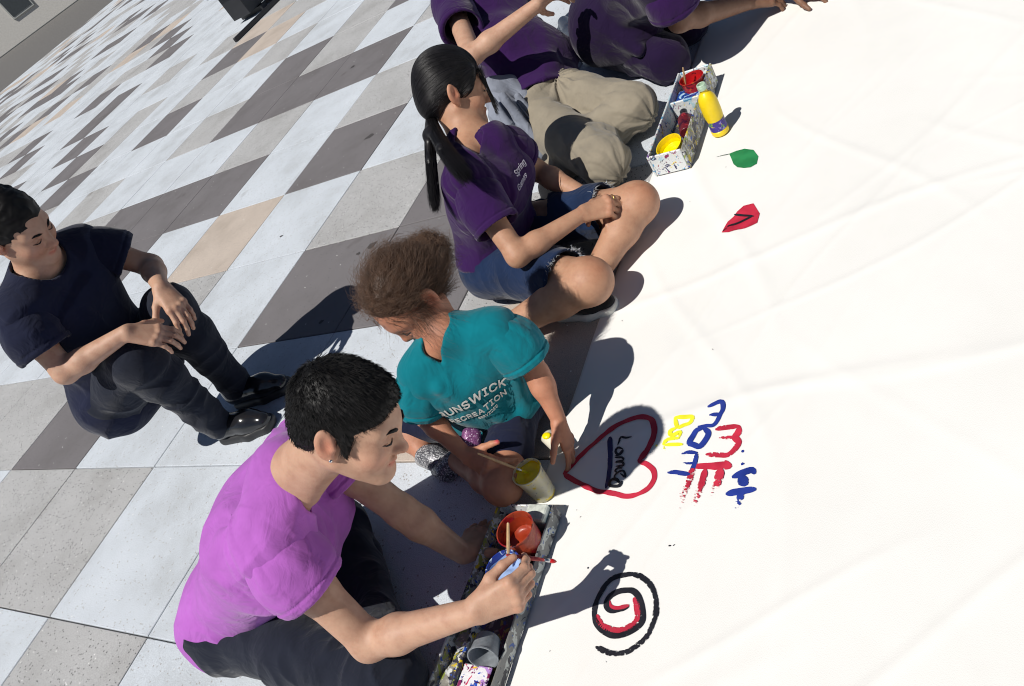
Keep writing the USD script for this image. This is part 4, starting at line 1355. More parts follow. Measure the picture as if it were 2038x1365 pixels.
sh_ = Clay()
sh_.rc(JG['hR'], JG['hL'], .102, .102, .05)
sh_.rc(JG['pel'], JG['pel'] + upG * .09, .105, .095, .05)
cuffs = []
for h_, k_, f_ in (('hR', 'kR', .80), ('hL', 'kL', .78)):
    d = JG[k_] - JG[h_]
    sh_.rc(JG[h_], JG[h_] + d * f_, .092, .084, .035)
    cuffs.append((JG[h_] + d * f_, unit(d), .083))
sh_.shell(.006)
for c, d, r in cuffs:
    sh_.cut(c, d, .125)
sh_.cut(JG['pel'] + upG * .09, upG, .2)
garment('shorts', sh_, .0032, DENIM, girl, seed=25, amp=.0045, freq=(12, 12, 9))
THREAD = plain('white_threads', (0.55, 0.58, 0.62), 0.9)
rs = np.random.RandomState(41)
for c, d, r in cuffs:
    lines, widths = [], []
    a = unit(np.cross(d, V(0, 0, 1))); b = np.cross(d, a)
    for i in range(150):
        th = rs.choice([0.6, 2.4, 3.6, 5.0, 1.4]) + rs.normal(0, .22)
        o = a * math.cos(th) + b * math.sin(th)
        p = c + o * (r - .003)
        e = unit(d * .8 + o * rs.uniform(-.1, .7) + rs.normal(0, .5, 3))
        ln = rs.uniform(.006, .022)
        lines.append(np.array([p - d * .002, p + e * ln * .5, p + e * ln + rs.normal(0, .003, 3)]))
        widths.append(np.array([.0009, .0008, .0005]))
    curves('frayed_hem', lines, widths, THREAD, girl)
# trainers
BLACK_CANVAS = cloth('black_shoe_canvas', (0.012, 0.012, 0.014))
SOLE = plain('white_rubber', (0.62, 0.62, 0.58), 0.6)
def trainer(an, toe, parent, upper, sole, s=1.0):
    d = unit(V(*(toe - an)[:2], 0)); sd = V(-d[1], d[0], 0)
    z = V(0, 0, 1)
    L = np.linalg.norm((toe - an)[:2])
    g = V(an[0], an[1], 0)
    u = Clay()
    u.rc(g - d * .035 * s + z * .055 * s, g - d * .03 * s + z * .08 * s, .036 * s, .036 * s, .02)
    u.rc(g - d * .02 * s + z * .05 * s, g + d * L * .55 + z * .045 * s, .040 * s, .038 * s, .03)
    u.rc(g + d * L * .55 + z * .042 * s, g + d * L * .92 + z * .032 * s, .036 * s, .028 * s, .03)
    u.cut(g + z * .018 * s, -z, .4)
    garment('shoe_upper', u, .0035, upper, parent, amp=.0012)
    w = Clay()
    for q in (-1, 1):
        w.chain([g - d * .035 * s + sd * q * .016 * s + z * .011 * s, g + d * L * .5 + sd * q * .024 * s + z * .011 * s, g + d * L * .93 + sd * q * .014 * s + z * .013 * s], [.024 * s, .022 * s, .022 * s], .02)
    w.rc(g + d * L * .93 + z * .02 * s, g + d * L * .96 + z * .022 * s, .026 * s, .022 * s, .02)
    w.cut(g + z * .001, -z, .4)
    w.cut(g + z * .028 * s, z, .4)
    garment('shoe_sole', w, .003, sole, parent, amp=.0002)
trainer(at(1128, 600, .05), at(1212, 600, .03), girl, BLACK_CANVAS, SOLE, .95)
trainer(JG['aR'], JG['aR'] + V(-.05, -.14, -.02), girl, BLACK_CANVAS, SOLE, .95)

# hair: a sleek cap with the ponytail over the shoulder
hg = Clay()
hg.el(HG(0, -.020, .042), V(.084, .104, .094), RG, .02)
hg.el(HG(0, -.070, -.015), V(.066, .050, .066), RG, .03)
hg.rc(HG(.062, .045, .055), HG(.070, .040, .010), .014, .007, .02)
for q in (-1, 1):
    hg.el(HG(q * .092, -.006, -.014), V(.022, .026, .036), RG, .006, 's')
hg.el(HG(0, .126, -.008), V(.105, .086, .078), RG, .014, 's')
hv, hf = hg.mesh(.0035)
hv = smooth_mesh(hv, hf, 3)
obj('hair', (hv, hf), BLACK_HAIR_LONG, girl, smooth=True)
TIEG = at(858, 226, .565)
rs = np.random.RandomState(51)
hq, hqn = scatter(hv, hf, 4200, rs)
lines, widths = [], []
for p, n in zip(hq, hqn):
    pts = [p + n * .0008]
    q = p.copy()
    for s_ in range(7):
        to = unit(TIEG - q)
        e = (hcG - q); nn = unit(q - hcG)
        d = unit(to - nn * (to @ nn) * .9)
        q = q + d * .011
        # stay just outside the cap
        dd = hg.value(q[None])[0]
        q = q + nn * np.clip(.0012 - dd, -.006, .012)
        pts.append(q.copy())
        if np.linalg.norm(TIEG - q) < .02:
            break
    if len(pts) > 2:
        lines.append(np.array(pts)); widths.append(np.linspace(.0011, .0006, len(pts)))
# fringe strands that fall over the cheek
for i in range(60):
    t0 = rs.uniform(0, 1)
    st_ = HG(.052 + rs.normal(0, .006), .070 + rs.normal(0, .006), .062 + rs.normal(0, .006))
    k1 = HG(.060, .094, .010) + rs.normal(0, .004, 3)
    k2 = HG(.052 - .012 * (i % 2), .112, -.030 - .014 * (i % 3)) + rs.normal(0, .003, 3)
    k3 = HG(.030 - .01 * (i % 2), .128, -.052 - .012 * (i % 3)) + rs.normal(0, .003, 3)
    t = np.linspace(0, 1, 12)[:, None]
    lines.append(st_ * (1 - t) ** 3 + 3 * k1 * t * (1 - t) ** 2 + 3 * k2 * t ** 2 * (1 - t) + k3 * t ** 3)
    widths.append(np.linspace(.0011, .0005, 12))
curves('hair_strands', lines, widths, BLACK_HAIR_LONG, girl)
tail = [TIEG, at(858, 262, .565), at(880, 298, .555), at(908, 330, .535)]
tail2 = [TIEG, at(852, 270, .555), at(856, 320, .515), at(862, 375, .47)]
tc = Clay()
for tl, rr in ((tail, (.011, .014, .013, .006)), (tail2, (.010, .012, .009, .003))):
    tc.chain(tl, rr, .02)
tv, tf = tc.mesh(.0035)
obj('ponytail', (smooth_mesh(tv, tf, 3), tf), BLACK_HAIR_LONG, girl, smooth=True)
lines, widths = [], []
for i in range(3400):
    tl, rr = ((tail, (.012, .020, .022, .018)), (tail2, (.011, .017, .015, .009)))[i % 2]
    o = unit(rs.normal(0, 1, 3)) * rs.uniform(.70, 1.18)
    ks = [np.asarray(p) + o * r for p, r in zip(tl, rr)]
    e = ks[3] + (ks[3] - ks[2]) * rs.uniform(.1, .8) + rs.normal(0, .006, 3)
    t = np.linspace(0, 1, 10)[:, None]
    ks[2] = ks[2] * .7 + e * .3
    lines.append(ks[0] * (1 - t) ** 3 + 3 * ks[1] * t * (1 - t) ** 2 + 3 * ks[2] * t ** 2 * (1 - t) + e * t ** 3)
    widths.append(np.linspace(.0011, .0004, 10))
curves('ponytail_strands', lines, widths, BLACK_HAIR_LONG, girl)
TIE_RED = plain('red_hair_tie', (0.75, 0.06, 0.03), 0.6)
td_ = unit(tail[1] - TIEG)
rr_ = frame_rows(td_, V(0, 0, 1))
obj('hair_tie', tube([TIEG + (V(math.cos(a), 0, math.sin(a)) @ rr_) * .0205 for a in ang], .0058, 8), TIE_RED, girl, smooth=True)
ls = [HG(x, y, z) for x, y, z in ((.0185, .0895, .0005), (.025, .0915, -.003), (.032, .0915, -.0045), (.040, .0865, -.004), (.0465, .079, -.0015))]
obj('lashes', tube(ls, [.0008, .0014, .0017, .0014, .0008], 6), LASH, girl, smooth=True)
RING = plain('gold_ring', (0.75, 0.55, 0.18), 0.25, metallic=1.0)
rp, rd = jgR[0][0] * .45 + jgR[0][1] * .55, unit(jgR[0][1] - jgR[0][0])
rr_ = frame_rows(rd, V(0, 0, 1))
obj('ring', tube([rp + (V(math.cos(a), 0, math.sin(a)) @ rr_) * .0094 for a in ang], .0014, 8), RING, girl, smooth=True)
# ---------------------------------------------------------------- the person in khaki trousers behind the girl
man = thing('person', 'person in khaki trousers and purple tee sitting cross-legged, forearm raised', 'person')
JM = dict(sR=at(884, -30, .575), pel=V(1.275, .40, .13), hR=V(1.32, .27, .125), hL=V(1.30, .47, .125), eR=at(940, 110, .47), wR=at(1066, 12, .50),
          kR=at(1205, 322, .115), kL=at(1262, 212, .115), aR=V(1.44, .36, .055), aL=V(1.42, .02, .05))
JM['sL'] = JM['sR'] + V(.06, .36, -.01)
JM['neck'] = (JM['sR'] + JM['sL']) / 2 + V(.015, 0, .05)
JM['chest'] = JM['neck'] * .62 + JM['pel'] * .38
JM['eL'], JM['wL'] = JM['sL'] + V(.16, .10, -.24), JM['sL'] + V(.38, .02, -.30)
hcM = JM['neck'] + V(.07, 0, .17)
cl = Clay()
RM = add_head(cl, hcM, V(.8, -.1, -.5), V(.5, 0, .8), 1.03)
cl.rc(hcM + V(-.03, 0, -.04), JM['neck'], .056, .060, .03)
add_torso(cl, JM, 1.0)
add_arm(cl, JM['sR'], JM['eR'], JM['wR'], 1.02)
add_arm(cl, JM['sL'], JM['eL'], JM['wL'], 1.02)
add_leg(cl, JM['hR'], JM['kR'], JM['aR'], 1.0)
add_leg(cl, JM['hL'], JM['kL'], JM['aL'], 1.0)
add_hand(cl, JM['wR'], unit(at(1150, -50, .47) - JM['wR']), V(-.4, -.6, .3), 'R', 1.0, curls=((.4, .5, .3), (.5, .6, .3), (.6, .7, .4), (.7, .7, .4)))
add_hand(cl, JM['wL'], V(.9, -.2, -.4), V(.2, .3, .9), 'L', 1.0)
body_prim(cl, .0045, SKIN_TAN, man, lambda v: face_tint(v, hcM, RM, 1.03))
st = Clay()
xM, fwM, upM = add_torso(st, JM, 1.0, .030, k=.07)
st.el(JM['pel'] * .72 + JM['neck'] * .28 + fwM * .06, V(.15, .10, .14), np.array([xM, fwM, upM]), .06)
for a, b, r in ((JM['sR'] + fwM * .06, JM['pel'] + fwM * .13 + upM * .06, .02), (JM['sL'] + fwM * .06, JM['pel'] + fwM * .14 + upM * .04 - xM * .04, .02)):
    st.rc(a, b, r * .7, r, .04)
st.shell(.008)
st.sph(JM['neck'] + fwM * .03 + upM * .01, .085, .004, 's')
st.cut(JM['pel'] - upM * .01, -upM, .4)
garment('tee', st, .0042, PURPLE, man, seed=33, amp=.007, freq=(6, 6, 5))
for S, E_ in (('sR', 'eR'), ('sL', 'eL')):
    sleeve(man, PURPLE, JM[S], JM[E_], .68, .078, .084, .0042, inward=xM * (-.03 if S == 'sR' else .03), seed=34, amp=.005)
tr = Clay()
tr.rc(JM['hR'], JM['hL'], .118, .118, .05)
tr.rc(JM['pel'], JM['pel'] + upM * .10, .122, .11, .05)
for h_, k_, a_ in (('hR', 'kR', 'aR'), ('hL', 'kL', 'aL')):
    add_leg(tr, JM[h_], JM[k_], JM[a_], 1.0, .016, (.102, .090, .078, .074, .056))
garment('khaki_trousers', tr, .0042, KHAKI, man, seed=35, amp=.005, freq=(10, 10, 12), pulls=[(JM[k_] - unit(JM[k_] - JM[h_]) * .03 - V(0, 0, .04), JM[k_] - JM[h_], .13, .009, 11) for h_, k_ in (('hR', 'kR'), ('hL', 'kL'))] + [(JM['pel'] + V(.12, 0, .03), V(0, 0, 1), .16, .010, 12)])
trainer(JM['aR'], JM['aR'] + V(.02, .16, -.02), man, BLACK_CANVAS, SOLE)
trainer(JM['aL'], JM['aL'] + V(.02, -.15, -.02), man, BLACK_CANVAS, SOLE)
hm = Clay()
HM = rows_at(RM, hcM, 1.03)
hm.el(HM(0, -.018, .042), V(.082, .102, .090), RM, .02)
hm.el(HM(0, .115, .002), V(.085, .060, .060), RM, .014, 's')
garment('hair', hm, .005, BLACK_HAIR, man, amp=.004, freq=(40, 40, 40))

# ---------------------------------------------------------------- the grey fleece lying between the girl and the khaki knees
jk = thing('jacket', 'crumpled grey fleece jacket dropped between the girl and the khaki knees', 'jacket')
g = Clay()
pts = [at(985, 178, .30), at(1005, 225, .245), at(1035, 270, .17), at(1072, 306, .085)]
g.chain(pts, [.050, .052, .050, .036], .03)
pts2 = [at(1012, 172, .28), at(1048, 215, .20), at(1078, 248, .12)]
g.chain(pts2, [.046, .044, .030], .03)
for a, b, r in (((980, 200, .33), (1050, 308, .13), .013), ((1000, 190, .33), (1075, 290, .125), .011), ((1030, 190, .28), (1085, 265, .12), .012)):
    g.rc(at(*a), at(*b), r, r, .018)
g.rc(at(1018, 205, .30), at(1062, 285, .15), .012, .010, .014, 's')
garment('fleece', g, .0035, GREY_KNIT, jk, seed=44, amp=.006, freq=(16, 16, 10))
zl = [at(1030, 205, .262), at(1055, 238, .205), at(1078, 262, .150)]
obj('zip', tube(zl, .0035, 8), plain('zip_metal', (.35, .36, .38), .35, metallic=.8), jk, smooth=True)

# ---------------------------------------------------------------- the person in dark purple at the far end, kneeling over the cloth
far = thing('person', 'person in dark purple tee kneeling at the far paint box, arm reaching out', 'person')
JF = dict(sR=at(1318, -38, .40), hR=at(1212, 62, .20), eR=at(1352, 40, .245), wR=at(1492, 4, .10), kR=at(1325, 118, .075), aR=at(1160, 98, .045))
JF['sL'] = JF['sR'] + V(.03, .33, .02)
JF['hL'] = JF['hR'] + V(.0, .20, 0)
JF['pel'] = (JF['hR'] + JF['hL']) / 2
JF['neck'] = (JF['sR'] + JF['sL']) / 2 + V(.05, 0, .045)
JF['chest'] = JF['neck'] * .62 + JF['pel'] * .38 + V(0, 0, .02)
JF['kL'], JF['aL'] = JF['kR'] + V(.02, .26, 0), JF['aR'] + V(.03, .22, 0)
JF['eL'], JF['wL'] = JF['sL'] + V(.10, .08, -.22), JF['sL'] + V(.26, .02, -.36)
hcF = JF['neck'] + V(.14, 0, .11)
cl = Clay()
RF = add_head(cl, hcF, V(.7, 0, -.75), V(.75, 0, .7))
cl.rc(hcF + V(-.04, 0, -.03), JF['neck'], .054, .060, .03)
add_torso(cl, JF, .98)
for sd in 'RL':
    add_arm(cl, JF['s' + sd], JF['e' + sd], JF['w' + sd], 1.1)
    add_leg(cl, JF['h' + sd], JF['k' + sd], JF['a' + sd], 1.0)
add_hand(cl, JF['wR'], unit(at(1580, -8, .02) - JF['wR']), V(-.1, -.3, .9), 'R', .98)
add_hand(cl, JF['wL'], V(.9, -.2, -.3), V(.2, .2, .9), 'L', .98)
body_prim(cl, .0045, SKIN_DEEP, far, lambda v: face_tint(v, hcF, RF, 1.0))
st = Clay()
xF, fwF, upF = add_torso(st, JF, .98, .042, k=.08)
st.rc(JF['hR'] + V(.0, -.01, .03), JF['hR'] * .45 + JF['kR'] * .55 + V(0, 0, .03), .125, .095, .06)      # the tee hangs over the thigh
st.rc(JF['pel'] - V(.02, 0, -.02), JF['pel'] + upF * .12, .14, .135, .06)
for a, b, r in ((JF['sR'] - upF * .05 + V(0, -.05, -.04), JF['hR'] + V(.10, -.09, .07), .02), (JF['hR'] + V(.02, -.11, .10), JF['kR'] + V(-.06, -.05, .09), .024), (JF['hR'] + V(-.08, -.08, .05), JF['hR'] + V(.14, -.12, .0), .022)):
    st.rc(a, b, r * .8, r, .04)
st.shell(.008)
st.sph(JF['neck'] + fwF * .03 + upF * .01, .085, .004, 's')
st.cut(V(JF['pel'][0], JF['pel'][1], .12), V(0, 0, -1), .6)
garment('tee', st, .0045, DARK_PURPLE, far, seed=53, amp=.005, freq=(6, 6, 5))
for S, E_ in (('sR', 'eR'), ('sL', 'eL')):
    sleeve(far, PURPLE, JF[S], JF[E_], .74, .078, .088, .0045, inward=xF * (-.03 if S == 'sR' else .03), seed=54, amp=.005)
tr = Clay()
tr.rc(JF['hR'], JF['hL'], .098, .098, .05)
for sd in 'RL':
    add_leg(tr, JF['h' + sd], JF['k' + sd], JF['a' + sd], 1.0, .035, (.090, .086, .080, .070, .055))
garment('trousers', tr, .005, DARK_PURPLE, far, seed=55, amp=.005, freq=(10, 10, 12))
WHITE_LEATHER = plain('white_shoe_leather', (0.66, 0.68, 0.68), 0.5, bump=.3, bump_scale=120)
trainer(at(1168, 98, .05), at(1120, 42, .03), far, WHITE_LEATHER, SOLE, 1.1)
trainer(JF['aL'], JF['aL'] + V(-.14, .02, -.02), far, WHITE_LEATHER, SOLE, 1.0)
hm = Clay()
HF = rows_at(RF, hcF)
hm.el(HF(0, -.018, .042), V(.082, .102, .090), RF, .02)
hm.el(HF(0, .115, .002), V(.085, .060, .060), RF, .014, 's')
garment('hair', hm, .006, BLACK_HAIR, far, amp=.004, freq=(40, 40, 40))

# ---------------------------------------------------------------- the bystander crouching behind the woman: a black trainer and a long shadow reach into view
by = thing('person', 'person crouching behind the woman in dark clothes and black trainers', 'person')
JB = dict(hR=V(.20, -1.20, .36), hL=V(.18, -.98, .36), pel=V(.19, -1.09, .36), kR=V(.50, -1.15, .50), kL=V(.47, -.94, .50), aR=V(.40, -1.10, .09), aL=V(.36, -.92, .09),
          neck=V(.36, -1.07, .86), chest=V(.30, -1.08, .70), sR=V(.36, -1.24, .80), sL=V(.34, -.91, .80), eR=V(.40, -1.29, .605), eL=V(.42, -.84, .62), wR=V(.585, -1.15, .60), wL=V(.565, -.95, .60))
hcB = V(.43, -1.06, .99)
cl = Clay()
RB = add_head(cl, hcB, V(.80, .12, -.62), V(.62, 0, .78), 1.02)
cl.rc(hcB + V(-.03, 0, -.04), JB['neck'], .056, .060, .03)
add_torso(cl, JB, 1.0)
for sd in 'RL':
    add_arm(cl, JB['s' + sd], JB['e' + sd], JB['w' + sd], 1.0)
    add_leg(cl, JB['h' + sd], JB['k' + sd], JB['a' + sd], 1.0)
add_hand(cl, JB['wR'], V(.5, .45, -.7), V(.7, 0, .6), 'R')
add_hand(cl, JB['wL'], V(.5, -.4, -.7), V(.7, 0, .6), 'L')
body_prim(cl, .0032, SKIN_TAN, by, lambda v: face_tint(v, hcB, RB, 1.02))
st = Clay()
xB, fwB, upB = add_torso(st, JB, 1.0, .026, k=.06)
st.shell(.009)
st.sph(JB['neck'] + V(.03, 0, .02), .08, .004, 's')
garment('tee', st, .005, NAVY_CLOTH, by, seed=63, amp=.006, freq=(8, 8, 8))
for S, E_ in (('sR', 'eR'), ('sL', 'eL')):
    sleeve(by, NAVY_CLOTH, JB[S], JB[E_], .6, .074, .082, .005, inward=xB * (-.03 if S == 'sR' else .03), seed=64, amp=.005)
tr = Clay()
tr.rc(JB['hR'], JB['hL'], .115, .115, .05)
for sd in 'RL':
    add_leg(tr, JB['h' + sd], JB['k' + sd], JB['a' + sd], 1.0, .035, (.105, .088, .074, .070, .056))
garment('jeans', tr, .005, DARK_JEAN, by, seed=65, amp=.006, freq=(10, 10, 12))
SHINY_BLACK = plain('shiny_black_vinyl', (0.014, 0.014, 0.016), 0.16, spec=.7)
trainer(V(.415, -1.085, .05), V(.585, -1.055, .03), by, SHINY_BLACK, plain('black_rubber', (.02, .02, .021), .5), 1.12)
trainer(V(.36, -.92, .05), V(.55, -.88, .03), by, SHINY_BLACK, plain('black_rubber_sole', (.02, .02, .021), .5), 1.12)
for k in range(4):
    x = .47 + k * .024
    obj('lace', tube([V(x, -1.092, .078 - k * .004), V(x + .006, -1.070, .096 - k * .006), V(x + .012, -1.046, .080 - k * .004)], .0028, 6), SOLE, by, smooth=True)
hm = Clay()
HB = rows_at(RB, hcB, 1.02)
hm.el(HB(0, -.018, .042), V(.082, .102, .090), RB, .02)
hm.el(HB(0, .115, .002), V(.085, .060, .060), RB, .014, 's')
garment('hair', hm, .006, BLACK_HAIR, by, amp=.004, freq=(40, 40, 40))
for q in (-1, 1):
    obj('eyebrow', tube([HB(q * x, y, z) for x, y, z in ((.012, .0965, .018), (.022, .0955, .0225), (.034, .0890, .0250), (.048, .0775, .0205))], [.0014, .0036, .0034, .0010], 8), BLACK_HAIR, by, smooth=True)
    obj('lashes', tube([HB(q * x, y, z) for x, y, z in ((.0185, .0895, .0005), (.025, .0915, -.003), (.032, .0915, -.0045), (.040, .0865, -.004), (.0465, .079, -.0015))], [.0008, .0015, .0019, .0016, .0008], 6), LASH, by, smooth=True)
# ---------------------------------------------------------------- paint boxes, cups, bottles, brushes
SPLAT_PALE = splattered('splattered_white', (0.66, 0.68, 0.68), [((.10, .30, .50), 34, .60, 1), ((.03, .03, .10), 46, .62, 2), ((.25, .03, .10), 52, .64, 3), ((.70, .55, .05), 40, .66, 4), ((.45, .62, .68), 18, .57, 5), ((.02, .02, .03), 60, .655, 6), ((.20, .10, .35), 38, .66, 7)])
SPLAT_BRIGHT = splattered('splattered_bright', (0.74, 0.74, 0.76), [((.22, .02, .10), 44, .575, 11), ((.45, .25, .60), 30, .60, 12), ((.75, .48, .03), 34, .615, 13), ((.02, .08, .45), 40, .625, 14), ((.05, .01, .08), 58, .625, 15), ((.40, .60, .75), 24, .63, 16), ((.55, .03, .10), 50, .65, 17)])
SPLAT_DARK = splattered('splattered_dark', (0.035, 0.035, 0.045), [((.16, .15, .14), 26, .56, 21), ((.01, .03, .16), 30, .58, 22), ((.22, .18, .03), 36, .60, 23), ((.25, .26, .26), 48, .63, 24), ((.10, .01, .03), 34, .62, 25), ((.45, .42, .05), 60, .66, 26)])
SPLAT_OLIVE = splattered('splattered_olive', (0.24, 0.23, 0.20), [((.58, .60, .60), 30, .52, 31), ((.03, .03, .05), 24, .55, 32), ((.60, .45, .02), 38, .61, 33), ((.02, .08, .40), 46, .63, 34), ((.25, .30, .06), 42, .60, 35), ((.55, .55, .50), 64, .62, 36)])
SPLAT_BLUE = splattered('splattered_blue', (0.01, 0.05, 0.26), [((.35, .55, .72), 36, .58, 41), ((.62, .68, .72), 50, .62, 42), ((.02, .01, .08), 44, .62, 43)])
SPLAT_GRIME = splattered('splattered_grime', (.20, .20, .19), [((.50, .52, .48), 24, .55, 101), ((.03, .03, .04), 30, .57, 102), ((.05, .10, .30), 50, .64, 103)])
CARD = plain('grey_card', (.24, .235, .22), .8)


def paint_box(name, label, x0, x1, y0, y1, h, t=.007, ends=None, sides=SPLAT_PALE, inner=SPLAT_DARK):
    b = thing(name, label, 'paint box', ((x0 + x1) / 2, (y0 + y1) / 2, 0.0105))
    w, l = (x1 - x0) / 2, (y1 - y0) / 2
    obj('base', slab(-w + t + .0015, w - t - .0015, -l + t + .0015, l - t - .0015, 0, .006), inner, b)
    obj('side_panel', slab(-w, -w + t, -l, l, 0, h, .002), sides, b)
    obj('side_panel', slab(w - t, w, -l, l, 0, h, .002), ends or sides, b)
    obj('end_panel', slab(-w + t + .001, w - t - .001, -l, -l + t, 0, h - .001, .002), SPLAT_PALE, b)
    obj('end_panel', slab(-w + t + .001, w - t - .001, l - t, l, 0, h - .001, .002), SPLAT_PALE, b)
    return b


bxA = paint_box('paint_box', 'narrow splattered paint box holding the yellow cup, red cup and lying bottle', 1.842, 1.968, -.105, .395, .078, sides=SPLAT_PALE, ends=SPLAT_OLIVE)
obj('divider', slab(-.054, .054, .062, .070, .0075, .070, .002), SPLAT_PALE, bxA)
obj('paint_pool', slab(-.052, .052, .075, .165, .0075, .052, .006), SPLAT_BLUE, bxA)
obj('lid_flap', slab(-.050, .050, .205, .236, .060, .064, .001), SPLAT_PALE, bxA)
bxB = paint_box('paint_box', 'long shallow splattered paint tray under the woman\'s hands', 1.752, 1.915, -2.10, -1.385, .042, t=.005, sides=SPLAT_OLIVE, ends=SPLAT_GRIME)
obj('divider', slab(-.020, -.013, -.345, .06, .0075, .045, .002), SPLAT_OLIVE, bxB)
obj('splattered_board', slab(-.011, .062, -.345, -.025, .030, .036, .002), SPLAT_BRIGHT, bxB)
obj('end_block', slab(.020, .075, .306, .350, .0075, .056, .003), plain('pale_grime', (.52, .55, .50), .7, var=.3, scale=60), bxB)
rsB = np.random.RandomState(8)
lump = Clay()
for k in range(9):
    c = V(-.048 + rsB.normal(0, .008), -.33 + k * .045, .012)
    lump.el(c, V(.022, .034, .012) * rsB.uniform(.7, 1.2), None, .012)
garment('dried_paint', lump, .003, SPLAT_OLIVE, bxB, amp=.003, freq=(60, 60, 60))


def cup_mesh(r0, r1, h, t=.0014, lip=.0022):
    return lathe([(0.0001, .0012), (r0 * .96, .0012), (r0, .003), (r1, h - .004), (r1 + lip, h - .003), (r1 + lip, h), (r1 - t * .2, h), (r1 - t, h - .004), (r0 - t, .0035), (0.0001, .0032)], 40)


def cup(name, label, loc, r0, r1, h, mat, paint, level, rot=None, lining=None, dark=None):
    c = thing(name, label, 'paint cup', loc)
    obj('cup_wall', place(cup_mesh(r0, r1, h), rot), mat, c, smooth=40)
    if paint is not None:
        rl = r0 + (r1 - r0) * level - .0022
        n = 28
        prof = [(.0001, h * level + .001)] + [(rl * q, h * level + .0035 * math.sin(q * 9)) for q in (.25, .5, .75, .92)] + [(rl, h * level + .004)]
        v, f = lathe(prof, n)
        rsx = np.random.RandomState(int(abs(loc[0] * 1000)))
        v[:, 2] += .006 * (meshkit.noise(v * V(60, 60, 0) + rsx.rand() * 9, 4) - .5)
        obj('paint', place((v, f[:, ::-1] if False else f), rot), paint, c, smooth=True)
    if lining is not None:                                   # paint that clings to the inside
        rl0, rl1 = r0 + (r1 - r0) * level - .002, r1 - .0022
        a = np.linspace(0, 2 * np.pi, 41)[:-1]
        topz = h * (level + (0.96 - level) * (.35 + .6 * meshkit.noise(np.stack([np.cos(a) * 1.6, np.sin(a) * 1.6, a * 0 + loc[1] * 9], -1), 6)))
        lo_, hi_ = [], []
        for th, tz in zip(a, topz):
            rz = lambda z: r0 + (r1 - r0) * z / h - .0019
            lo_.append((rz(h * level) * math.cos(th), rz(h * level) * math.sin(th), h * level))
            hi_.append((rz(tz) * math.cos(th), rz(tz) * math.sin(th), tz))
        v = np.array(lo_ + hi_)
        f = [(i, 40 + (i + 1) % 40, (i + 1) % 40) for i in range(40)] + [(i, 40 + i, 40 + (i + 1) % 40) for i in range(40)]
        obj('paint_lining', place((v, np.array(f)), rot), lining, c, smooth=True)
    return c


def wet(name, color, rough=.25):
    return plain(name, color, rough, var=.18, scale=40, bump=.4, bump_scale=60, spec=.5)


WET_YELLOW, WET_BLUE, WET_ORANGE, WET_RED = wet('wet_yellow', (.95, .72, .0)), wet('wet_blue', (.30, .42, .66), .4), wet('wet_orange', (.30, .035, .012)), wet('wet_red', (.50, .012, .015))
CLEAR_YELLOW = look('cloudy_yellow_plastic', {'p': ('principled_bsdf', {'base_color': (.80, .74, .35), 'roughness': .28}), 't': ('translucent_bsdf', {'color': (.85, .75, .20)}),
                    'g': ('texture_coordinate', {}), 'm1': ('mapping', {'scale': (1.0, 1.0, 1.4)}), 'n': ('noise_texture', {'scale': 55.0, 'detail': 2.0}), 'r': ('rgb_ramp', {'ramp': [(.30, (.30, .30, .34)), (.36, (.86, .84, .72)), (.60, (.90, .87, .62)), (.68, (.92, .72, .03))]}),
                    'x': ('mix_closure', {'fac': .35})}, [('g.object', 'm1.vector'), ('m1.vector', 'n.vector'), ('n.fac', 'r.fac'), ('r.color', 'p.base_color'), ('p.BSDF', 'x.closure1'), ('t.BSDF', 'x.closure2')], 'x.closure')
YELLOW_PLASTIC = plain('painted_yellow_plastic', (.82, .62, .01), .35, bump=.5, bump_scale=50)
BLUE_PLASTIC = splattered('blue_smeared_plastic', (.015, .035, .25), [((.40, .50, .65), 40, .60, 51), ((.01, .01, .04), 30, .58, 52)], .35)
RED_PLASTIC = splattered('red_smeared_plastic', (.42, .012, .015), [((.12, .005, .01), 36, .58, 61), ((.55, .10, .02), 44, .62, 62)], .35)
ORANGE_PLASTIC = splattered('orange_smeared_plastic', (.32, .045, .018), [((.26, .008, .012), 26, .52, 71), ((.10, .02, .02), 40, .62, 72)], .4)
GREY_PLASTIC = plain('grey_dusty_plastic', (.20, .22, .24), .6, var=.25, scale=70)
WHITE_PLASTIC = plain('white_plastic', (.74, .74, .70), .35)
WOOD = plain('bare_wood', (.50, .33, .17), .55, var=.2, scale=60)
FERRULE = plain('brush_ferrule', (.55, .56, .58), .25, metallic=1.0)


def brush(label, a, b, bristle, width=.0045, dirty=None):
    """A round paintbrush from the end of its handle a to the tip of its bristles b."""
    a, b = np.asarray(a, float), np.asarray(b, float)
    d = b - a
    t = thing('paintbrush', label, 'paintbrush', a)
    P = lambda f: d * f
    obj('handle', tube([P(0), P(.02), P(.25), P(.55), P(.74), P(.76)], np.array([.45, .75, .95, 1.15, .8, .8]) * width, 10), dirty or WOOD, t, smooth=True)
    obj('ferrule', tube([P(.755), P(.80), P(.86)], np.array([.92, .95, 1.05]) * width, 10), FERRULE, t, smooth=True)
    obj('bristles', tube([P(.855), P(.92), P(.97), P(1)], np.array([1.0, 1.15, .8, .25]) * width, 10), bristle, t, smooth=True)
    return t


# the child's yellow cup
cy = at(1088, 986)
DEEP_YELLOW = wet('wet_deep_yellow', (.97, .63, .0))
cupC = cup('paint_cup', 'cloudy plastic cup of yellow paint standing on the cloth by the heart', (cy[0], cy[1], .0105), .0295, .0365, .092, CLEAR_YELLOW, DEEP_YELLOW, .84, lining=DEEP_YELLOW)
brush('thin paintbrush the child dips into the yellow cup', at(950, 902, .205), at(1052, 942, .090), WET_YELLOW, .0030)
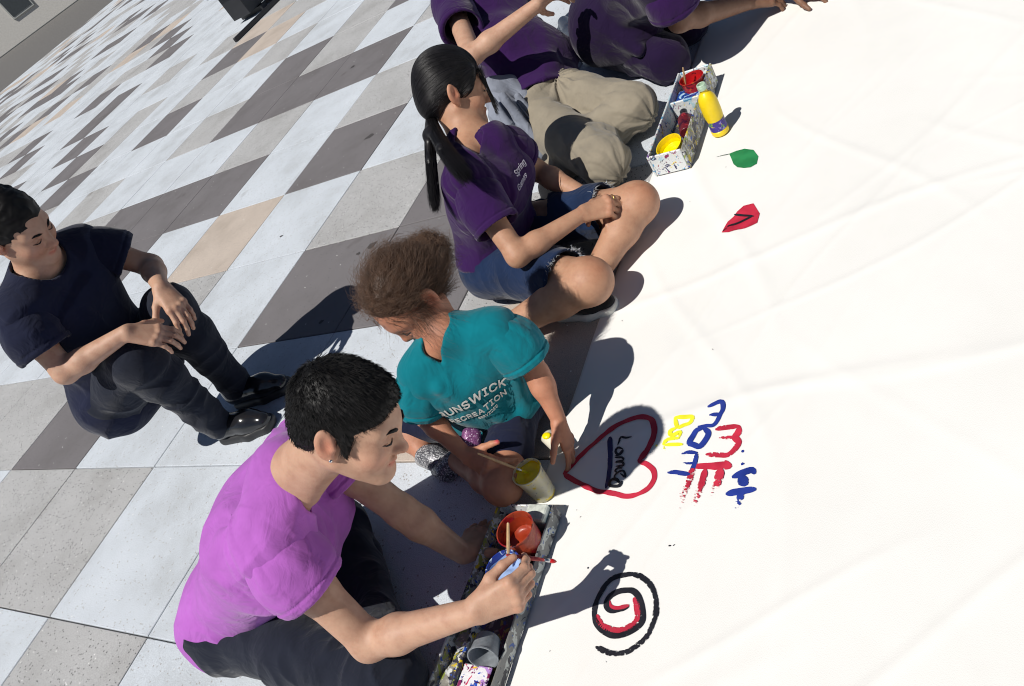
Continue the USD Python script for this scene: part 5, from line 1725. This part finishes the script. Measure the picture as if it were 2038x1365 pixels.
# the near tray's cups
oc = at(1024, 1052, .105)
cup('paint_cup', 'orange paint cup standing in the near tray', (oc[0], oc[1], .0175), .036, .044, .088, ORANGE_PLASTIC, WET_ORANGE, .45, lining=WET_ORANGE)
bc_ = at(1001, 1130, .090)
cup('paint_cup', 'blue paint cup in the near tray behind the woman\'s fingers', (bc_[0], bc_[1], .0175), .034, .042, .074, BLUE_PLASTIC, WET_BLUE, .62, lining=WET_BLUE)
brush('pale wooden paintbrush standing in the blue cup of the near tray', at(1011, 1040, .175), at(1012, 1128, .070), WET_BLUE, .0036)
gp = at(974, 1272, .052)
ax_ = unit(V(.25, -.9, .25))
rg = frame_rows(np.cross(ax_, V(1, 0, 0)), ax_)
cup('paint_cup', 'dusty grey cup lying on its side in the near tray', (gp[0], gp[1], .055), .026, .031, .050, GREY_PLASTIC, None, 0, rot=rg)
# the woman's brush runs through her fingers
mid_ = (jR[0][3] + jR[4][3]) / 2
tipW = at(1096, 1116, .21)
dW = unit(tipW - mid_)
brush('red tipped paintbrush in the woman\'s right hand', mid_ - dW * .025, mid_ + dW * (np.linalg.norm(tipW - mid_) + .012), WET_RED, .0038, dirty=plain('red_stained_handle', (.38, .05, .05), .5, var=.4, scale=90))
# the far box's cups and bottles
yc = at(1336, 287, .075)
cup('paint_cup', 'squat yellow paint cup tilted in the near end of the far box', (yc[0] + .004, yc[1] - .004, .030), .036, .043, .058, YELLOW_PLASTIC, WET_YELLOW, .45, rot=frame_rows(V(.2, 1, .25), V(-.10, -.22, 1)), lining=WET_YELLOW)
rc_ = at(1378, 160, .09)
cup('paint_cup', 'red paint cup at the far end of the far box', (rc_[0], rc_[1], .0175), .033, .041, .085, RED_PLASTIC, WET_RED, .55, lining=WET_RED)
brush('bare wooden paintbrush leaning in the red cup', at(1359, 134, .150), at(1367, 178, .060), WET_RED, .0034)


def bottle_mesh(prof, n=36):
    return lathe([(.0001, 0)] + prof + [(.0001, prof[-1][1] - .012)], n)


LABEL = splattered('purple_label', (.05, .03, .24), [((.12, .28, .10), 46, .58, 81), ((.55, .45, .05), 60, .62, 82), ((.25, .20, .50), 50, .60, 83)], .5)
YELLOW_BOTTLE = plain('yellow_bottle_plastic', (.86, .62, .01), .35, var=.08, scale=30)
bo = at(1437, 268)
bt = thing('paint_bottle', 'yellow poster paint bottle with a purple label standing on the cloth', 'paint bottle', (bo[0], bo[1], .0105))
obj('body', bottle_mesh([(r * .84, z) for r, z in [(.031, .0), (.034, .003), (.0345, .016), (.0325, .0175), (.0325, .060), (.0345, .064), (.036, .085), (.036, .118), (.033, .136), (.024, .150), (.0145, .158), (.0135, .163), (.0135, .170)]]), YELLOW_BOTTLE, bt, smooth=35)
obj('label', lathe([(r * .84, z) for r, z in [(.0333, .019), (.0336, .020), (.0336, .055), (.0333, .056)]], 36), LABEL, bt, smooth=True)
obj('neck_ring', lathe([(.0128, .168), (.0150, .169), (.0150, .186), (.0125, .188), (.0105, .187), (.0098, .172), (.0001, .172)], 28), plain('green_white_rim', (.45, .60, .45), .5, var=.3, scale=120), bt, smooth=35)
DARK_RED = splattered('dark_red_bottle', (.13, .012, .02), [((.35, .03, .04), 40, .58, 91), ((.04, .005, .02), 30, .56, 92)], .35)
rb = at(1372, 262, .035)
ax_ = unit(V(-.25, .9, .10))
rg = frame_rows(np.cross(ax_, V(1, 0, 0)), ax_)
lb = thing('paint_bottle', 'dark red paint bottle lying in the middle of the far box', 'paint bottle', (rb[0], rb[1] - .02, .044))
obj('body', place(bottle_mesh([(.022, 0), (.024, .003), (.024, .080), (.018, .096), (.010, .104), (.010, .112)]), rg), DARK_RED, lb, smooth=35)
obj('cap', place(lathe([(.0001, .108), (.0125, .108), (.0125, .126), (.0001, .127)], 24), rg), plain('black_cap', (.02, .02, .025), .4), lb, smooth=35)
# the small white bottle in the child's left hand, the glue bottle by the girl's hip, the glitter pouch
ca, cb = at(1088, 866, .060), at(1122, 898, .040)
ax_ = unit(cb - ca)
rg = frame_rows(np.cross(ax_, V(.3, .2, 1)), ax_)
wb = thing('small_jar', 'small cream jar smeared with yellow held in the child\'s left hand', 'jar', ca)
obj('body', place(lathe([(.0001, 0), (.017, 0), (.0195, .003), (.0195, .046), (.016, .050), (.016, .056), (.0001, .056)], 28), rg), plain('cream_plastic', (.62, .59, .48), .4), wb, smooth=35)
sp = Clay().el(V(0, 0, 0), V(.012, .010, .006), None, .01)
sv, sf = sp.mesh(.0015)
obj('yellow_smear', (sv + ax_ * .012 + unit(-CAM_FWD - ax_ * (-CAM_FWD @ ax_)) * .0195, sf), WET_YELLOW, wb, smooth=True)
ga, gb = at(985, 530, .028), at(948, 494, .028)
ax_ = unit(gb - ga)
rg = frame_rows(np.cross(ax_, V(0, 0, 1)), ax_)
gl = thing('glue_bottle', 'white squeeze bottle lying beside the girl\'s hip', 'bottle', ga)
obj('body', place(lathe([(.0001, 0), (.018, 0), (.021, .004), (.021, .040), (.015, .052), (.009, .055)], 28), rg), WHITE_PLASTIC, gl, smooth=35)
obj('nozzle', place(lathe([(.012, .0555), (.012, .064), (.006, .066), (.0035, .084), (.0001, .084)], 24), rg), WHITE_PLASTIC, gl, smooth=35)
GLITTER = look('purple_glitter', {
    'g': ('texture_coordinate', {}), 'v': ('voronoi_texture', {'scale': 420.0}),
    's': ('separate_color', {}), 'r': ('rgb_ramp', {'ramp': [(0.0, (.13, .035, .12)), (.80, (.24, .08, .22)), (.93, (.30, .12, .28)), (.96, (.95, .85, .95))]}),
    'b': ('bump', {'strength': .7, 'distance': .002}), 'p': ('principled_bsdf', {'roughness': .5, 'metallic': .2})},
    [('g.object', 'v.vector'), ('v.color', 's.color'), ('s.r', 'r.fac'), ('r.color', 'p.base_color'), ('s.g', 'b.height'), ('b.normal', 'p.normal')], 'p.BSDF')
pc = thing('glitter_pouch', 'purple glitter pouch on the child\'s lap under the tee', 'pouch')
gp_ = Clay()
c0 = at(937, 880, .150)
rgp = frame_rows(unit(-CAM_FWD), unit(CAM_RIGHT * .1 - CAM_DOWN))
for x in (-1, 1):
    gp_.rc(c0 + (V(x * .015, 0, -.022)) @ rgp, c0 + (V(x * .012, 0, .022)) @ rgp, .013, .011, .03)
garment('pouch_fabric', gp_, .002, GLITTER, pc, amp=.001)
